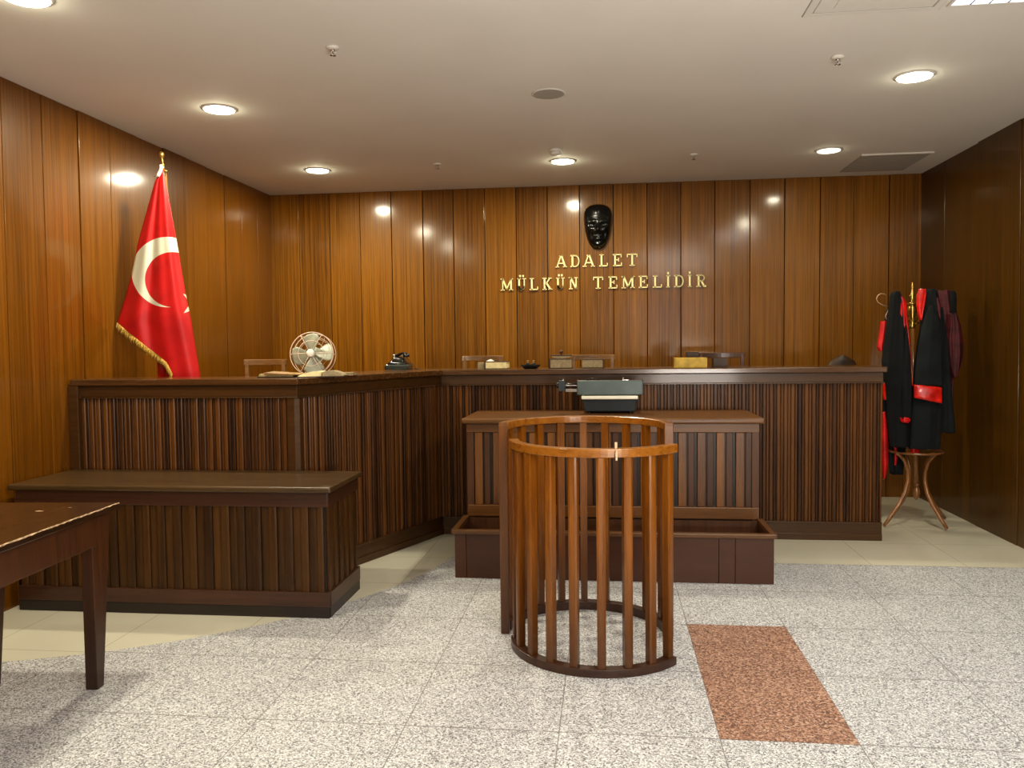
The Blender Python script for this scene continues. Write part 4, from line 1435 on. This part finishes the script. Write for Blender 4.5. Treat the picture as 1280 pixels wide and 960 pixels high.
# maroon robe
r4 = thing('maroon_robe', 'maroon satin robe with black shoulder at the right rear of the coat stand', 'robe', tuple(D(320, 90, SY + .1)), gr)
drape([(86, 290, 332), (95, 286, 340), (150, 290, 350), (220, 296, 352), (300, 300, 350), (400, 300, 338), (520, 300, 338)], SY + .10, .06, 5, .2, 3).build('robe_body', 'maroon', r4)
drape([(88, 332, 342), (96, 330, 349), (120, 330, 352), (150, 332, 350), (170, 336, 346)], SY + .03, .03, 3, .15, 3, n=24).build('shoulder', 'cloth', r4)
drape([(160, 322, 350), (200, 318, 364), (250, 312, 373), (300, 316, 372), (340, 326, 360), (366, 336, 350)], SY + .02, .05, 6, .28, 2, n=40).build('sleeve', 'maroon', r4)
# wire hanger at left
mb = MB()
pts = [D(*q, SY - .02) for q in ((123, 102), (118, 97), (106, 96), (96, 103), (92, 114), (97, 124), (110, 132), (134, 139))]
mb.tube([tuple(p) for p in pts], .0035, 8)
pts = [D(*q, SY - .02) for q in ((134, 139), (129, 152), (122, 168), (124, 178), (132, 184))]
mb.tube([tuple(p) for p in pts], .0035, 8)
o = mb.build('coat_hanger', 'wire', org=tuple(D(134, 139, SY - .02)))
tag(o, 'thin curved wire coat hanger sticking out left of the robes', 'hanger')

# ------------------------------------------------------------------ ceiling fixtures
def downlight(x, y, lit, label, power, r=.098, colr=(1, .93, .72)):
    t = thing('downlight', label, 'ceiling light', (x, y, H), 'round recessed ceiling lights')
    MB().lathe([(r * .98, -.001), (r * 1.14, -.001), (r * 1.15, -.004), (r * 1.02, -.009), (r * .98, -.006)], c=(x, y, H), seg=36).build('trim_ring', 'white' if lit else 'ceil_fix', t)
    MB().lathe([(r, -.002), (r * .97, -.012), (r * .6, -.018), (.004, -.019)], c=(x, y, H), seg=32).build('diffuser', 'lamp' if lit == 1 else 'lamp_dim', t)
    if power:
        ld = bpy.data.lights.new('downlight_glow', 'AREA')
        ld.shape = 'DISK'
        ld.size = r * 1.3
        ld.energy = power
        ld.color = colr
        lo = bpy.data.objects.new('downlight_glow', ld)
        col.objects.link(lo)
        lo.parent = t
        lo.location = (0, 0, -.024)
        pd = bpy.data.lights.new('downlight_halo', 'POINT')  # extra point light added below the lens to make the ceiling halo
        pd.energy = .035 * power
        pd.color = (1, .97, .70)
        pd.shadow_soft_size = .02
        po = bpy.data.objects.new('downlight_halo', pd)
        col.objects.link(po)
        po.parent = t
        po.location = (0, 0, -.055)
    return t


PW = 30
downlight(-2.51, 5.18, 1, 'glowing round ceiling light nearest the left wall, above the flag', PW)
downlight(-2.53, 7.07, 1, 'glowing round ceiling light at the back left corner', PW)
downlight(-.36, 7.07, 1, 'glowing round ceiling light in the middle, beside the smoke detector', PW)
downlight(1.82, 7.03, 2, 'dimmer white round ceiling light beside the grey vent', 7, .092)
downlight(1.825, 5.17, 1, 'brightest round ceiling light on the right side', 20)
downlight(-2.547, 3.43, 1, 'round ceiling light cut off by the top left edge', PW)
downlight(-2.55, 1.6, 1, 'round ceiling light behind the camera on the left', 14)


def sprinkler(x, y, label):
    t = thing('sprinkler', label, 'sprinkler', (x, y, H), 'ceiling sprinklers')
    MB().lathe([(.012, -.001), (.036, -.001), (.034, -.008), (.014, -.012)], c=(x, y, H), seg=20).build('escutcheon', 'white', t)
    MB().lathe([(.008, -.010), (.008, -.022), (.004, -.024), (.004, -.042)], c=(x, y, H), seg=12).build('stem', 'chrome', t)
    MB().tube([(x - .010, y, H - .012), (x - .014, y, H - .026), (x - .003, y, H - .042)], .002, 6).tube([(x + .010, y, H - .012), (x + .014, y, H - .026), (x + .003, y, H - .042)], .002, 6).build('frame_arm', 'chrome', t)
    MB().lathe([(.002, -.040), (.016, -.042), (.016, -.045), (.002, -.046)], c=(x, y, H), seg=16).build('deflector', 'chrome', t)


sprinkler(-1.413, 4.22, 'ceiling sprinkler left of centre, in front of the round speaker')
sprinkler(1.276, 4.76, 'ceiling sprinkler at right, beside the bright round light')
sprinkler(-1.436, 7.0, 'small distant ceiling sprinkler near the back left light')
sprinkler(.73, 7.0, 'small distant ceiling sprinkler near the dimmer light')
sd = thing('smoke_detector', 'small round smoke detector just in front of the middle ceiling light', 'smoke detector', (-.395, 6.66, H))
MB().lathe([(.055, 0), (.055, -.012), (.050, -.018)], c=(-.395, 6.66, H), seg=24).build('base', 'white', sd)
MB().lathe([(.046, -.018), (.044, -.034), (.036, -.044), (.01, -.048)], c=(-.395, 6.66, H), seg=24).build('sensor_cap', 'ceil_fix', sd)
sk = thing('ceiling_speaker', 'flush round ceiling speaker in the middle of the ceiling', 'speaker', (-.348, 5.18, H))
MB().lathe([(.094, -.001), (.110, -.001), (.110, -.004), (.096, -.006)], c=(-.348, 5.18, H), seg=40).build('rim', 'ceil_fix', sk)
MB().lathe([(.0935, -.002), (.0925, -.003), (.06, -.004), (.002, -.005)], c=(-.348, 5.18, H), seg=40).build('grille', plain('speaker_grille', (.70, .68, .64), .7, var=.05, scale=150), sk)
MB().lathe([(.0938, -.0005), (.0964, -.0005), (.0964, -.0062), (.0938, -.0062)], c=(-.348, 5.18, H), seg=40).build('shadow_gap', 'vent_grey', sk)
vt = thing('ceiling_vent', 'grey rectangular ceiling vent with pale near edge in the back right corner', 'vent', (2.43, 7.58, H))
MB().box((2.15, 7.25, H - .006), (2.71, 7.94, H - .001)).build('vent_panel', 'vent_grey', vt)
MB().box((2.14, 7.235, H - .012), (2.72, 7.252, H - .0)).build('near_edge', 'white', vt)
mb = MB()
for i in range(13):
    yy = 7.28 + .05 * i
    mb.box((2.16, yy, H - .0075), (2.70, yy + .004, H - .006))
mb.build('louvre_blades', 'gap' if False else 'vent_grey', vt)
# square access panel at the top right, with double outline
ap = thing('access_panel', 'square ceiling access panel with double outline at the top right', 'ceiling panel', (1.27, 3.86, H))
x0, x1, y0, y1 = .95, 1.57, 3.54, 4.155


def frame(mb, x0, x1, y0, y1, w, z0, z1):
    mb.box((x0, y0, z0), (x1, y0 + w, z1)).box((x0, y1 - w, z0), (x1, y1, z1)).box((x0, y0 + w, z0), (x0 + w, y1 - w, z1)).box((x1 - w, y0 + w, z0), (x1, y1 - w, z1))
    return mb


frame(MB(), x0, x1, y0, y1, .035, H - .006, H).build('outer_frame', 'ceil_fix', ap, bevel=.001)
frame(MB(), x0 - .004, x1 + .004, y0 - .004, y1 + .004, .004, H - .004, H).build('outer_gap', 'vent_grey', ap)
frame(MB(), x0 + .036, x1 - .036, y0 + .036, y1 - .036, .004, H - .005, H).build('inner_gap', 'vent_grey', ap)
B((x0 + .041, y0 + .041, H - .004), (x1 - .041, y1 - .041, H)).build('panel', 'ceil_fix', ap)
B((x0 + .12, y0 + .12, H - .008), (x1 - .1, y1 - .09, H - .004)).build('raised_plate', 'ceil_fix', ap)
# fluorescent fixture
fx = thing('fluorescent_fixture', 'square bluish-white fluorescent ceiling fixture with louvres at the top right corner', 'ceiling light', (1.9, 3.82, H))
x0, x1, y0, y1 = 1.592, 2.2, 3.52, 4.118
frame(MB(), x0, x1, y0, y1, .014, H - .010, H).build('frame', 'white', fx)
B((x0 + .014, y0 + .014, H - .004), (x1 - .014, y1 - .014, H - .001)).build('diffuser', 'fluo', fx)
mb = MB()
for i in range(1, 7):
    xx = x0 + .014 + i * .083
    mb.box((xx, y0 + .015, H - .010), (xx + .006, y1 - .015, H - .0045))
for i in range(1, 5):
    yy = y0 + .014 + i * .115
    mb.box((x0 + .015, yy, H - .0098), (x1 - .015, yy + .006, H - .0045))
mb.build('louvre', 'chrome', fx)


# fluorescent fixture's light first, then fill lights added for the unseen hall behind
def area(x, y, z, sx, sy, power, colr, name='fixture_and_fill_light'):
    ld = bpy.data.lights.new(name, 'AREA')
    ld.shape = 'RECTANGLE'
    ld.size = sx
    ld.size_y = sy
    ld.energy = power
    ld.color = colr
    lo = bpy.data.objects.new(name, ld)
    col.objects.link(lo)
    lo.location = (x, y, z)
    return lo


area(1.9, 3.82, H - .02, .56, .56, 16, (.93, .95, 1.0))
area(1.1, .9, H - .02, 1.3, 1.3, 60, (1.0, .97, .90))
area(1.6, -1.8, H - .02, 1.4, 1.4, 90, (1.0, .97, .92))
area(-1.4, -1.8, H - .02, 1.2, 1.2, 18, (1.0, .95, .82))

up = area(1.3, .2, .95, 1.2, 1.0, 140, (1.0, .93, .85), 'ceiling_fill_uplight')  # added unseen uplight behind the camera, brightens the ceiling
up.rotation_euler = Vector((-.05, .30, .95)).to_track_quat('-Z', 'Y').to_euler()
w = bpy.data.worlds.new('world')
sc.world = w
w.use_nodes = True
w.node_tree.nodes['Background'].inputs[0].default_value = (.8, .75, .68, 1)
w.node_tree.nodes['Background'].inputs[1].default_value = .2

for o in bpy.data.objects:
    if '_org' in o:
        del o['_org']
